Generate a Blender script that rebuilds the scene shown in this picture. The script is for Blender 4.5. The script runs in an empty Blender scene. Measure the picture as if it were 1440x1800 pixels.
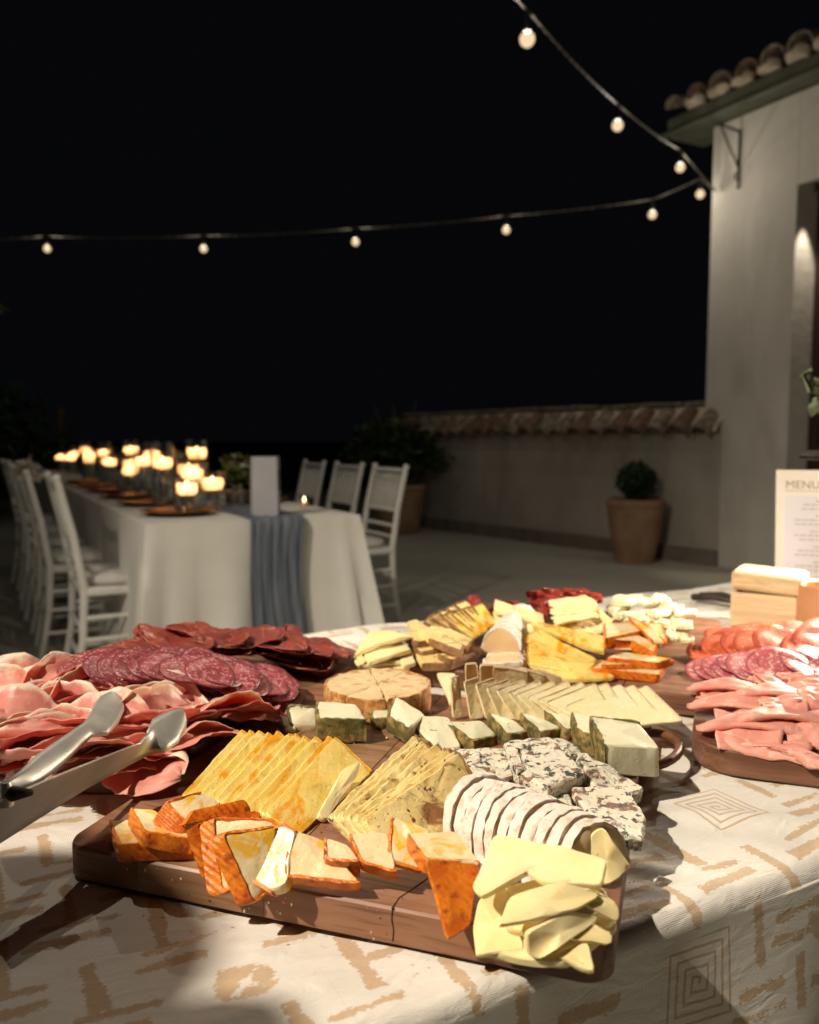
import bpy, math, random
import numpy as np
from mathutils import Vector, Matrix, noise, Euler
random.seed(7)
R = math.radians
sc = bpy.context.scene
COL = sc.collection

# ------------------------------------------------------------------ camera
CAM_H = 1.05
FPX = 1440.0
PITCH = math.atan((900 - 775) / FPX)
cd = bpy.data.cameras.new('camera'); cam = bpy.data.objects.new('camera', cd); COL.objects.link(cam)
cam.location = (0, 0, CAM_H); cam.rotation_euler = (math.pi / 2 - PITCH, 0, 0)
cd.sensor_fit = 'HORIZONTAL'; cd.sensor_width = 36; cd.lens = 36.0
cd.clip_start = 0.02; cd.clip_end = 3000
cd.dof.use_dof = True; cd.dof.focus_distance = 0.62; cd.dof.aperture_fstop = 8.5
sc.camera = cam

# ------------------------------------------------------------------ world, lights, exposure
w = bpy.data.worlds.new('World'); sc.world = w; w.use_nodes = True
bg = w.node_tree.nodes['Background']
bg.inputs[0].default_value = (0.40, 0.43, 0.55, 1); bg.inputs[1].default_value = 0.0045
sc.view_settings.view_transform = 'Standard'; sc.view_settings.look = 'None'
sc.view_settings.exposure = 0.0; sc.view_settings.gamma = 1.0
sc.view_settings.use_curve_mapping = False
sc.cycles.use_denoising = True
sc.cycles.max_bounces = 8; sc.cycles.transparent_max_bounces = 16
sc.cycles.caustics_reflective = False; sc.cycles.caustics_refractive = False
sc.cycles.sample_clamp_indirect = 4.0
FLOOD = Vector((-2.5, -.85, 3.70)); FLOOD_W = 1080
TLAMP = Vector((0.79, 1.34, 1.02)); TLAMP_W = 78

def light(name, kind, loc, power, color, radius, parent=None, aim=None, cone=None, blend=.3):
    l = bpy.data.lights.new(name, kind); l.energy = power; l.color = color
    l.shadow_soft_size = radius
    o = bpy.data.objects.new(name, l); COL.objects.link(o); o.location = loc
    if aim is not None:
        o.rotation_euler = (Vector(aim) - Vector(loc)).to_track_quat('-Z', 'Y').to_euler()
    if cone: l.spot_size = R(cone); l.spot_blend = blend
    if parent: o.parent = parent; o.matrix_parent_inverse = Matrix.Translation(-parent.location)
    return o

# ------------------------------------------------------------------ helpers
cp, sp = math.cos(PITCH), math.sin(PITCH)
def ray(px, py):
    a = (px - 720) / FPX; b = -(py - 900) / FPX
    return Vector((a, cp + b * sp, -sp + b * cp))
def on(px, py, z):                      # the point of the horizontal plane at height z
    d = ray(px, py); t = (z - CAM_H) / d.z
    return Vector((d.x * t, d.y * t, z))
def at(px, py, Y):                      # the point at distance Y in front
    d = ray(px, py); t = Y / d.y
    return Vector((d.x * t, Y, CAM_H + d.z * t))
U = Vector((.879, .477, 0)).normalized(); V = Vector((-U.y, U.x, 0))
def uv(u, v, z=0): return U * u + V * v + Vector((0, 0, z))
ANG = math.atan2(U.y, U.x)

def mesh_obj(name, verts, faces, mat, parent=None, smooth=None):
    me = bpy.data.meshes.new(name)
    me.from_pydata([tuple(v) for v in verts], [], faces); me.update()
    if smooth:
        me.polygons.foreach_set('use_smooth', [True] * len(me.polygons))
        if smooth < 180: me.set_sharp_from_angle(angle=R(smooth))
    if mat: me.materials.append(mat)
    o = bpy.data.objects.new(name, me); COL.objects.link(o)
    if parent: o.parent = parent
    return o
def tag(o, label, cat, group=None, kind=None):
    o['label'] = label; o['category'] = cat
    if group: o['group'] = group
    if kind: o['kind'] = kind
    return o
def struct(o): o['kind'] = 'structure'; return o
def thing(name, label, cat, loc=(0, 0, 0), rz=0, group=None):
    o = bpy.data.objects.new(name, None); COL.objects.link(o); o.empty_display_size = .05
    o.location = loc; o.rotation_euler = (0, 0, rz)
    return tag(o, label, cat, group)
def dup(o, parent=None):
    c = o.copy(); COL.objects.link(c); c.parent = parent
    for ch in o.children: dup(ch, c)
    return c
class MB:
    def __init__(s): s.v = []; s.f = []
    def add(s, vs, fs):
        n = len(s.v); s.v += [Vector(v) for v in vs]; s.f += [tuple(i + n for i in f) for f in fs]; return s
    def box(s, c, d, rot=None):
        vs = [Vector((x * d[0] / 2, y * d[1] / 2, z * d[2] / 2)) for x in (-1, 1) for y in (-1, 1) for z in (-1, 1)]
        if rot: vs = [rot @ v for v in vs]
        return s.add([v + Vector(c) for v in vs], [(0, 1, 3, 2), (4, 6, 7, 5), (0, 4, 5, 1), (2, 3, 7, 6), (0, 2, 6, 4), (1, 5, 7, 3)])
    def bev(s, c, d, b, rot=None):           # box with chamfered edges
        hx, hy, hz = d[0] / 2, d[1] / 2, d[2] / 2
        rings = []
        for z, i in ((-hz, b), (-hz + b, 0), (hz - b, 0), (hz, b)):
            x, y = hx - i, hy - i; k = b
            rings.append([(x - k, -y, z), (x, -y + k, z), (x, y - k, z), (x - k, y, z), (-x + k, y, z), (-x, y - k, z), (-x, -y + k, z), (-x + k, -y, z)])
        vs = [Vector(p) for r in rings for p in r]
        if rot: vs = [rot @ v for v in vs]
        fs = [tuple(reversed(range(8))), tuple(range(24, 32))]
        for r in range(3):
            for i in range(8): j = (i + 1) % 8; fs.append((r * 8 + i, r * 8 + j, r * 8 + 8 + j, r * 8 + 8 + i))
        return s.add([v + Vector(c) for v in vs], fs)
    def tube(s, pts, rad, n=8, cap=True):
        pts = [Vector(p) for p in pts]
        if not hasattr(rad, '__len__'): rad = [rad] * len(pts)
        vs = []; fs = []; prev = None
        for i, p in enumerate(pts):
            t = (pts[min(i + 1, len(pts) - 1)] - pts[max(i - 1, 0)]).normalized()
            if prev is None:
                a = t.orthogonal().normalized()
            else:
                a = (prev - t * prev.dot(t)).normalized()
            prev = a; b = t.cross(a)
            for k in range(n):
                q = 2 * math.pi * k / n
                vs.append(p + (a * math.cos(q) + b * math.sin(q)) * rad[i])
        for i in range(len(pts) - 1):
            for k in range(n):
                l = (k + 1) % n
                fs.append((i * n + k, i * n + l, i * n + n + l, i * n + n + k))
        if cap: fs.append(tuple(reversed(range(n)))); m = (len(pts) - 1) * n; fs.append(tuple(range(m, m + n)))
        return s.add(vs, fs)
    def lathe(s, prof, n=24, c=(0, 0, 0)):
        c = Vector(c); vs = []; fs = []
        for r, z in prof:
            for k in range(n):
                q = 2 * math.pi * k / n; vs.append(c + Vector((r * math.cos(q), r * math.sin(q), z)))
        for i in range(len(prof) - 1):
            for k in range(n):
                l = (k + 1) % n; fs.append((i * n + k, i * n + l, i * n + n + l, i * n + n + k))
        if prof[0][0] > 1e-5: fs.append(tuple(reversed(range(n))))
        if prof[-1][0] > 1e-5: m = (len(prof) - 1) * n; fs.append(tuple(range(m, m + n)))
        return s.add(vs, fs)
    def obj(s, name, mat, parent=None, smooth=None): return mesh_obj(name, s.v, s.f, mat, parent, smooth)

# ------------------------------------------------------------------ materials
class NT:
    def __init__(s, name):
        s.m = bpy.data.materials.new(name); s.m.use_nodes = True; s.t = s.m.node_tree
        s.b = s.t.nodes['Principled BSDF']; s.out = s.t.nodes['Material Output']
    def n(s, typ, ins=None, **props):
        nd = s.t.nodes.new('ShaderNode' + typ)
        for k, v in props.items(): setattr(nd, k, v)
        for k, v in (ins or {}).items(): s.set(nd.inputs[k], v)
        return nd
    def set(s, sock, v):
        if isinstance(v, bpy.types.NodeSocket): s.t.links.new(v, sock)
        else:
            if sock.type == 'RGBA' and len(v) == 3: v = (*v, 1)
            sock.default_value = v
    def coords(s, scale=(1, 1, 1), rnd=True):
        tc = s.n('TexCoord').outputs['Object']
        if rnd:
            oi = s.n('ObjectInfo').outputs['Random']
            k = s.n('Math', {0: oi, 1: 37.0}, operation='MULTIPLY').outputs[0]
            tc = s.n('VectorMath', {0: tc, 1: k}, operation='ADD').outputs[0]
        return s.n('Mapping', {0: tc, 3: scale}).outputs[0]
    def noise(s, vec, scale, detail=4, rough=.55, dist=0): return s.n('TexNoise', {'Vector': vec, 'Scale': scale, 'Detail': detail, 'Roughness': rough, 'Distortion': dist}).outputs[0]
    def step(s, x, lo, hi): return s.n('MapRange', {0: x, 1: lo, 2: hi, 3: 0.0, 4: 1.0}, interpolation_type='SMOOTHSTEP').outputs[0]
    def mix(s, f, a, b): 
        nd = s.n('Mix', data_type='RGBA'); s.set(nd.inputs[0], f); s.set(nd.inputs[6], a); s.set(nd.inputs[7], b); return nd.outputs[2]
    def math(s, op, a, b=0.0, c=0.0): return s.n('Math', {0: a, 1: b, 2: c}, operation=op).outputs[0]
    def bump(s, h, strength, dist=.002): 
        nd = s.n('Bump', {'Height': h, 'Strength': strength, 'Distance': dist}); s.set(s.b.inputs['Normal'], nd.outputs[0]); return nd
    def fin(s, col, rough=.6, spec=None, sss=0, rad=(1, .5, .25), scale=.004, metal=0, coat=0):
        b = s.b.inputs
        s.set(b['Base Color'], col); s.set(b['Roughness'], rough)
        if spec is not None: s.set(b['Specular IOR Level'], spec)
        if sss: s.set(b['Subsurface Weight'], sss); s.set(b['Subsurface Radius'], rad); s.set(b['Subsurface Scale'], scale)
        if metal: s.set(b['Metallic'], metal)
        if coat: s.set(b['Coat Weight'], coat); s.set(b['Coat Roughness'], .15)
        return s.m

def m_simple(name, c1, c2, scale=8, rough=.7, bump=.15, bdist=.003, bscale=None, spec=.4, sc3=(1, 1, 1), **k):
    t = NT(name); v = t.coords(sc3)
    f = t.noise(v, scale, 6); col = t.mix(t.step(f, .32, .68), c1, c2)
    t.bump(t.noise(v, bscale or scale * 4, 5), bump, bdist)
    return t.fin(col, rough, spec, **k)

def m_cheese(name, c1, c2, blot=None, blot_t=.6, speck=None, speck_s=160, speck_t=.66, bump=.35, rough=.42, sss=.28, spec=.35, bs=260, stretch=(1, 1, 1), blot_s=45, bw=.13):
    t = NT(name); v = t.coords(); vs = t.coords(stretch)
    col = t.mix(t.step(t.noise(v, 28, 5), .3, .7), c1, c2)
    if blot: col = t.mix(t.step(t.noise(vs, blot_s, 4, .6, .6), blot_t, blot_t + bw), col, blot)
    if speck: col = t.mix(t.step(t.noise(v, speck_s, 3, .65), speck_t, speck_t + .05), col, speck)
    h = t.math('ADD', t.math('MULTIPLY_ADD', t.noise(v, 75, 3, .6), 1.6, t.noise(v, bs, 5, .65)), t.math('MULTIPLY', t.step(t.n('TexVoronoi', {'Vector': v, 'Scale': 150.0}).outputs[0], .08, .2), .6))
    t.bump(h, min(1.0, bump * 1.25), .0015)
    r = t.math('MULTIPLY_ADD', t.noise(v, 60, 3), .35, rough - .17)
    return t.fin(col, r, spec, sss, (1, .72, .35), .005)

def m_wood(name, dark, light_, rough=.45):
    t = NT(name); v = t.coords((1, 1, 1))
    d = t.n('VectorMath', {0: v, 1: t.n('VectorMath', {0: t.n('TexNoise', {'Vector': v, 'Scale': 9.0, 'Detail': 3.0}).outputs[1], 1: (.0, .008, .008)}, operation='MULTIPLY').outputs[0]}, operation='ADD').outputs[0]
    g = t.n('Mapping', {0: d, 3: (5, 60, 60)}).outputs[0]
    f = t.noise(g, 1.0, 5, .55); f2 = t.noise(t.n('Mapping', {0: d, 3: (9, 260, 260)}).outputs[0], 1.0, 4)
    oi = t.n('ObjectInfo').outputs['Random']
    f = t.math('ADD', f, t.math('MULTIPLY_ADD', oi, .26, -.13))
    col = t.mix(t.step(f, .3, .72), dark, light_)
    col = t.mix(t.math('MULTIPLY', t.step(f2, .52, .68), .55), col, tuple(c * .45 for c in dark))
    t.bump(t.math('ADD', f2, f), .25, .0008)
    return t.fin(col, t.math('MULTIPLY_ADD', f2, .3, rough - .12), .4)

def m_emit(name, col, strength, c2=None):
    t = NT(name); e = t.n('Emission', {0: (*col, 1), 1: strength}); t.t.links.new(e.outputs[0], t.out.inputs[0]); return t.m

def m_glass(name, tint=(1, 1, 1), base=.03):
    t = NT(name); tr = t.n('BsdfTransparent', {0: (*tint, 1)}); gl = t.n('BsdfGlossy', {0: (1, 1, 1, 1), 1: .05})
    fr = t.math('MULTIPLY_ADD', t.n('LayerWeight', {0: .25}).outputs[1], .5, base)
    mx = t.n('MixShader', {0: fr, 1: tr.outputs[0], 2: gl.outputs[0]}); t.t.links.new(mx.outputs[0], t.out.inputs[0]); return t.m

def m_sheet(name, lean1, lean2, fat, rim_lo, rim_hi, streak=.62, rough=.35, sss=.22, fscale=60, stretch=(1, .35, 1)):
    # thin meat sheet: 'rim' attribute runs 0 in the middle to 1 at the fatty edge
    t = NT(name); v = t.coords(); vs = t.coords(stretch)
    a = t.n('Attribute', attribute_name='rim').outputs['Fac']
    a = t.math('ADD', a, t.math('MULTIPLY_ADD', t.noise(v, 45, 3), .5, -.25))
    col = t.mix(t.step(t.noise(v, 22, 4), .3, .7), lean1, lean2)
    st = t.math('MULTIPLY', t.step(t.noise(vs, fscale, 4, .6, 1.2), streak, streak + .1), .6)
    f = t.math('MAXIMUM', t.step(a, rim_lo, rim_hi), st)
    col = t.mix(f, col, fat)
    t.bump(t.noise(v, 240, 5), .3, .0008)
    return t.fin(col, t.math('MULTIPLY_ADD', t.noise(v, 90, 3), .35, rough - .17), .5, sss, (1, .3, .2), .004)

def m_salami(name, lean, fat, dens=.42, scale=260, rough=.4):
    t = NT(name); v = t.coords()
    vo = t.n('TexVoronoi', {'Vector': t.n('VectorMath', {0: v, 1: t.n('VectorMath', {0: t.n('TexNoise', {'Vector': v, 'Scale': 180.0}).outputs[1], 1: (.006, .006, .006)}, operation='MULTIPLY').outputs[0]}, operation='ADD').outputs[0], 'Scale': float(scale)})
    cr = t.n('SeparateColor', {0: vo.outputs[1]}).outputs[0]
    f = t.math('MULTIPLY', t.step(cr, 1 - dens, 1 - dens + .05), t.step(vo.outputs[0], .62, .35))
    col = t.mix(f, t.mix(t.step(t.noise(v, 50, 4), .3, .7), lean, tuple(c * .7 for c in lean)), fat)
    a = t.n('Attribute', attribute_name='rim').outputs['Fac']
    col = t.mix(t.step(a, .93, .97), col, tuple(c * .55 for c in lean))
    t.bump(t.noise(v, 300, 4), .3, .0007)
    return t.fin(col, rough, .5, .15, (1, .3, .2), .003)

WHITE_PAINT = m_simple('white_paint', (.70, .69, .66), (.78, .77, .74), 12, .45, .1)
WALNUT = m_wood('walnut_wood', (.055, .025, .016), (.20, .090, .052))
WALNUT2 = m_wood('red_brown_wood', (.12, .05, .028), (.30, .145, .080))
OAK = m_wood('light_brown_wood', (.16, .08, .042), (.36, .20, .105))
PINE = m_wood('pale_wood', (.62, .44, .25), (.76, .58, .36), .6)
STEEL = m_simple('brushed_steel', (.40, .385, .36), (.50, .48, .45), 30, .46, .12, .0004, 300, metal=.7)
IRON = m_simple('dark_iron', (.03, .025, .022), (.07, .055, .045), 40, .5, .3, .001, metal=.6)
P_OR = m_cheese('ivory_orange_cheese', (.78, .62, .33), (.82, .69, .43), blot=(.82, .46, .04), blot_t=.52, bump=.2, rough=.30, spec=.5)
RIND_OR = None
def m_rind(name, c1, c2, c3, wave=True, rough=.38, lo=.36, hi=.66, sp_=.53):
    t = NT(name); v = t.coords()
    col = t.mix(t.step(t.noise(v, 70, 5, .6), lo, hi), c1, c2)
    col = t.mix(t.math('MULTIPLY', t.step(t.noise(v, 150, 4, .6), sp_, sp_ + .17), .75), col, c3)
    h = t.noise(v, 170, 5, .65)
    if wave:
        wv = t.n('TexWave', {'Vector': v, 'Scale': 95.0, 'Distortion': 3.0, 'Detail': 2.0}, bands_direction='DIAGONAL').outputs[1]
        h = t.math('MULTIPLY_ADD', wv, .5, h)
    t.bump(h, .7, .0016)
    return t.fin(col, rough, .5, .12, (1, .4, .15), .003)
RIND_OR = m_rind('orange_rind', (.80, .235, .015), (.62, .125, .010), (.30, .040, .014))
P_YE = m_cheese('yellow_cheese', (.80, .60, .14), (.82, .66, .24), blot=(.78, .34, .01), blot_t=.52, stretch=(1, .3, 1), rough=.26, sss=.3, spec=.5, blot_s=40)
RIND_YE = m_rind('amber_rind', (.80, .46, .03), (.72, .36, .02), (.55, .20, .02), False)
P_BR = m_cheese('speckled_cheese', (.76, .57, .22), (.80, .66, .32), blot=(.30, .145, .06), blot_t=.56, speck=(.14, .06, .03), speck_s=120, speck_t=.63, stretch=(.5, 1, .5), blot_s=60)
RIND_BR = m_rind('brown_rind', (.36, .19, .08), (.22, .10, .045), (.10, .045, .02), False, .6)
P_HE = m_cheese('ivory_cheese', (.68, .64, .44), (.74, .70, .52), speck=(.22, .17, .05), speck_s=150, speck_t=.66, bump=.25)
RIND_HE = m_rind('herb_crust', (.10, .09, .022), (.36, .25, .085), (.028, .03, .009), False, .8, .40, .66, .47)
P_PA = m_cheese('pale_green_cheese', (.80, .68, .38), (.83, .74, .47), bump=.45, rough=.36)
RIND_PA = m_rind('thin_pink_rind', (.52, .36, .22), (.58, .44, .28), (.4, .25, .15), False, .5)
P_BU = m_cheese('butter_cheese', (.84, .69, .33), (.87, .76, .45), bump=.07, rough=.6, sss=.3, spec=.25, speck=(.6, .42, .15), speck_s=80, speck_t=.70)
P_BRIE = m_cheese('peach_soft_cheese', (.84, .58, .32), (.86, .66, .40), bump=.15, rough=.45, sss=.4)
RIND_BRIE = m_rind('bloomy_white_rind', (.78, .73, .67), (.72, .64, .56), (.58, .40, .28), False, .8, .40, .6, .50)
P_BLUE = m_cheese('blue_veined_cheese', (.66, .61, .48), (.72, .68, .56), blot=(.22, .12, .085), blot_t=.53, speck=(.06, .065, .065), speck_s=140, speck_t=.56, bump=.8, rough=.5, blot_s=85, bs=180, bw=.09)
P_BLUE2 = m_cheese('pale_crumbled_blue', (.82, .76, .46), (.84, .80, .56), blot=(.36, .38, .30), blot_t=.58, bump=.9, rough=.55, blot_s=85, bs=150)
P_RO = m_cheese('toasted_round_cheese', (.66, .48, .26), (.72, .56, .34), blot=(.50, .20, .06), blot_t=.545, bump=.6, rough=.5)
RIND_RO = m_rind('toasted_brown_crust', (.44, .17, .045), (.64, .36, .13), (.20, .07, .02), False, .6, .46, .56, .5)
HAM = m_sheet('cured_ham', (.70, .30, .245), (.58, .195, .16), (.80, .61, .48), .88, 1.0, .58, .42, .35)
HAMP = m_sheet('pink_cold_cut', (.76, .34, .27), (.70, .28, .22), (.82, .55, .44), .98, 1.1, .56, .55, .3)
DARKM = m_sheet('dark_cured_meat', (.27, .042, .022), (.18, .026, .018), (.46, .17, .09), .97, 1.10, .585, .55, .12)
PASTE = m_simple('red_dried_meat', (.30, .035, .02), (.20, .025, .02), 40, .25, .6, .002, 120)
SAL = m_salami('purple_salami', (.31, .05, .065), (.54, .24, .24), .5, 400)
CHOR = m_salami('orange_red_sausage', (.62, .105, .045), (.72, .25, .12), .3, 320)
SALP = m_salami('pink_salami', (.58, .14, .16), (.78, .50, .45), .4, 300)

# ------------------------------------------------------------------ generic slices from corner points
def chaikin(pts, closed=True, f=.12):
    out = []; n = len(pts)
    for i in range(n):
        a, b = pts[i], pts[(i + 1) % n]
        out += [a.lerp(b, f), a.lerp(b, 1 - f)]
    return out
def densify(pts, step):
    out = []; n = len(pts); src = []
    for i in range(n):
        a, b = pts[i], pts[(i + 1) % n]
        k = max(1, int((b - a).length / step))
        for j in range(k): out.append(a.lerp(b, j / k)); src.append(i)
    return out, src
def newell(pts):
    n = Vector((0, 0, 0))
    for i in range(len(pts)):
        a, b = pts[i], pts[(i + 1) % len(pts)]
        n += Vector(((a.y - b.y) * (a.z + b.z), (a.z - b.z) * (a.x + b.x), (a.x - b.x) * (a.y + b.y)))
    return n.normalized()
def slab_mesh(pts, t, amp=.0006, freq=120, bev=None, seed=0, step=.003, down=None, rnd=.06, flat=False):
    """solid slice: pts = corners of its upper face (world), extruded by t against the face normal"""
    n = newell(pts)
    if n.z < 0: pts = list(reversed(pts)); n = -n
    d = -n if down is None else Vector(down).normalized()
    o, src = densify(pts, step)
    for _ in range(1):
        o = [o[i] * .5 + (o[i - 1] + o[(i + 1) % len(o)]) * .25 for i in range(len(o))] if rnd else o
    c = sum(o, Vector()) / len(o); N = len(o)
    b = bev if bev is not None else min(.0012, t * .3)
    inset = lambda p, k: p + (c - p).normalized() * min(k, (c - p).length * .5)
    rings = [[p.lerp(c, .55) + d * t for p in o], [inset(p, b) + d * t for p in o], [p + d * (t - b) for p in o],
             [p + d * (t * .5) for p in o], [p + d * b for p in o], [inset(p, b) for p in o], [inset(p, b * 4) for p in o], [p.lerp(c, .45) for p in o], [p.lerp(c, .75) for p in o]]
    vs = [c + d * t] + [p for r in rings for p in r] + [c]
    off = Vector((seed * 3.1, seed * 1.7, 0))
    if amp:
        vs = [p + noise.noise_vector(p * freq + off) * amp + noise.noise_vector(p * freq * .3 + off) * amp * 1.5 for p in vs]
    fs = []
    for i in range(N): fs.append((0, 1 + (i + 1) % N, 1 + i))
    for r in range(len(rings) - 1):
        for i in range(N):
            j = (i + 1) % N; a = 1 + r * N
            fs.append((a + i, a + j, a + N + j, a + N + i))
    a = 1 + (len(rings) - 1) * N; L = len(vs) - 1
    for i in range(N): fs.append((a + i, a + (i + 1) % N, L))
    return vs, fs, o, src, n, d, len(pts)
def rind_mesh(o, src, edges, t, d, th=.0016, amp=.0007, freq=150, seed=0, lip=.0004):
    N = len(o); idx = [i for i in range(N) if src[i] in edges]
    if not idx: return None
    runs = []; cur = []
    start = 0
    for k in range(N):
        if src[k] in edges and src[k - 1] not in edges: start = k; break
    order = [(start + k) % N for k in range(N)]
    for i in order:
        if src[i] in edges: cur.append(i)
        elif cur: runs.append(cur + [i]); cur = []
    if cur: runs.append(cur + [(cur[-1] + 1) % N])
    c = sum(o, Vector()) / N; vs = []; fs = []; off = Vector((seed * 2.3, 0, seed))
    for run in runs:
        base = len(vs)
        for i in run:
            p = o[i]; tan = (o[(i + 1) % N] - o[i - 1]).normalized(); out = tan.cross(d).normalized()
            if out.dot(p - c) < 0: out = -out
            w = th * (1 + .5 * noise.noise(p * 90 + off))
            for q in (p - out * .0006 - d * lip, p + out * w * .7 - d * lip * .6, p + out * w + d * t * .3, p + out * w + d * t * .7, p + out * w * .7 + d * (t + lip * .6), p - out * .0006 + d * (t + lip)):
                vs.append(q + noise.noise_vector(q * freq + off) * amp)
        m = len(run)
        for k in range(m - 1):
            for j in range(6):
                l = (j + 1) % 6
                fs.append((base + k * 6 + j, base + k * 6 + l, base + k * 6 + 6 + l, base + k * 6 + 6 + j))
        fs.append(tuple(base + j for j in range(6))); fs.append(tuple(base + (m - 1) * 6 + j for j in reversed(range(6))))
    return vs, fs
SEED = [0]
ORD = 'first second third fourth fifth sixth seventh eighth ninth tenth eleventh twelfth thirteenth fourteenth fifteenth'.split()
def recentre(o):
    me = o.data; n = len(me.vertices); a = np.empty(n * 3); me.vertices.foreach_get('co', a); a = a.reshape(-1, 3)
    c = a.mean(0); c[2] = a[:, 2].min(); me.vertices.foreach_set('co', (a - c).ravel()); me.update(); o.location = c; return Vector(c)
def slice_w(pts, t, mat, label, cat, group, name='cheese_slice', rind=None, rmat=None, rth=.0016, amp=.0006, freq=120, down=None, bev=None, smooth=40, ramp=.0007, step=.003):
    SEED[0] += 1; s = SEED[0]
    n = newell(pts)
    if n.z < 0:      # keep edge numbering when the order is reversed
        N = len(pts); pts = list(reversed(pts))
        if rind: rind = [(N - 2 - e) % N for e in rind]
    vs, fs, o, src, n, d, _ = slab_mesh(pts, t, amp, freq, bev, s, step, down)
    ob = mesh_obj(name, vs, fs, mat, None, smooth); c = recentre(ob)
    tag(ob, label() if callable(label) else label, cat, group)
    if rind:
        r = rind_mesh(o, src, rind, t, d, rth, ramp, seed=s)
        if r:
            k = mesh_obj('rind', [v - c for v in r[0]], r[1], rmat, ob, 50)
    return ob
BT = .7665                                   # upper face of the boards
def px(q, base=BT): return [on(a, b, base + h / 1000) for a, b, h in q]
def slice_px(q, t, *a, **k): return slice_w(px(q), t / 1000, *a, **k)
def fan_px(q0, q1, n, t, mat, label, cat, group, jit=.0012, ease=1.0, **k):
    A, B = px(q0), px(q1)
    for i in range(n):
        f = (i / max(1, n - 1)) ** ease
        j = Vector((random.uniform(-1, 1), random.uniform(-1, 1), 0)) * jit
        pts = [a.lerp(b, f) + j + Vector((random.uniform(-1, 1), random.uniform(-1, 1), random.uniform(-.5, .5))) * jit * .6 for a, b in zip(A, B)]
        slice_w(pts, t / 1000 * random.uniform(.85, 1.15), mat, label, cat, group, **k)
def lean_fan(b0, t0, b1, t1, n, depth, t, mat, label, cat, group, low=1.5, jit=.0012, side=1, **k):
    """leaning slices: the upper long edge runs b->t, the face slopes down sideways"""
    P = px([b0, t0, b1, t1])
    for i in range(n):
        f = i / max(1, n - 1)
        j = Vector((random.uniform(-1, 1), random.uniform(-1, 1), random.uniform(-.5, .5))) * jit
        b, tp = P[0].lerp(P[2], f) + j, P[1].lerp(P[3], f) + j + Vector((random.uniform(-1, 1), random.uniform(-2, 2), 0)) * jit
        e = (tp - b); e.z = 0; e.normalize(); pr = Vector((e.y, -e.x, 0)) * side
        dp = depth * random.uniform(.92, 1.08)
        t2 = tp + pr * dp; t2.z = BT + low / 1000 + .004 + random.uniform(0, .002); b2 = b + pr * dp * .8; b2.z = BT + low / 1000 + random.uniform(0, .001)
        slice_w([b, b2, t2, tp], t / 1000, mat, label, cat, group, **k)

# ------------------------------------------------------------------ ground, terrace
t = NT('concrete_floor'); v = t.coords(rnd=False)
col = t.mix(t.step(t.noise(v, 1.1, 6), .3, .7), (.40, .385, .33), (.50, .48, .42))
col = t.mix(t.math('MULTIPLY', t.step(t.noise(t.n('Mapping', {0: v, 3: (.25, .8, 1)}).outputs[0], 1.0, 5), .45, .75), .30), col, (.33, .32, .27))
t.bump(t.noise(v, 90, 6), .2, .002)
M_FLOOR = t.fin(col, .75, .3)
def grid_sheet(name, x0, x1, y0, y1, nx, ny, z, mat, fn=None):
    vs = [(x0 + (x1 - x0) * i / nx, y0 + (y1 - y0) * j / ny, z) for j in range(ny + 1) for i in range(nx + 1)]
    if fn: vs = [fn(*p) for p in vs]
    fs = [(j * (nx + 1) + i, j * (nx + 1) + i + 1, (j + 1) * (nx + 1) + i + 1, (j + 1) * (nx + 1) + i) for j in range(ny) for i in range(nx)]
    return mesh_obj(name, vs, fs, mat)
M_DIRT = m_simple('dark_hillside', (.03, .035, .02), (.05, .05, .03), 1.2, .95, .3, .05)
struct(grid_sheet('ground', -900, 900, -300, 1500, 30, 30, -1.2, M_DIRT))
terr = MB(); terr.box((0, 0, -.6), (26, 24, 1.2)); tr = terr.obj('terrace', M_FLOOR)
tr.location = (0, 5, 0); tr.rotation_euler.z = ANG; struct(tr)

# ------------------------------------------------------------------ building on the right
def m_plaster(name, c1, c2, stain):
    t = NT(name); v = t.coords(rnd=False)
    col = t.mix(t.step(t.noise(v, 1.6, 7, .6), .3, .7), c1, c2)
    col = t.mix(t.math('MULTIPLY', t.step(t.noise(t.n('Mapping', {0: v, 3: (2.5, 2.5, .6)}).outputs[0], 1.3, 6, .65), .44, .68), .55), col, stain)
    t.bump(t.math('ADD', t.noise(v, 14, 6), t.math('MULTIPLY', t.noise(v, 90, 4), .3)), .35, .012)
    return t.fin(col, .9, .15)
M_PLASTER = m_plaster('white_plaster', (.55, .525, .48), (.63, .60, .55), (.74, .71, .66))
M_PLASTER2 = m_plaster('weathered_plaster', (.40, .365, .325), (.50, .455, .41), (.30, .27, .24))
M_EAVE = m_simple('green_grey_paint', (.085, .095, .065), (.13, .135, .10), 5, .6)
M_TILE = m_simple('terracotta_tile', (.11, .065, .045), (.25, .16, .11), 14, .85, .4, .004, 60)
M_TILE2 = m_simple('mossy_tile', (.11, .085, .065), (.34, .28, .21), 18, .9, .4, .004, 60)
M_MORTAR = m_simple('roof_mortar', (.52, .44, .34), (.66, .58, .46), 20, .9, .6, .008, 40)
CORNER = on(1232, 990, 0)
bl = thing('building', 'whitewashed building with tiled eave and a dark doorway beside the courtyard wall', 'building', CORNER, ANG)
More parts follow.
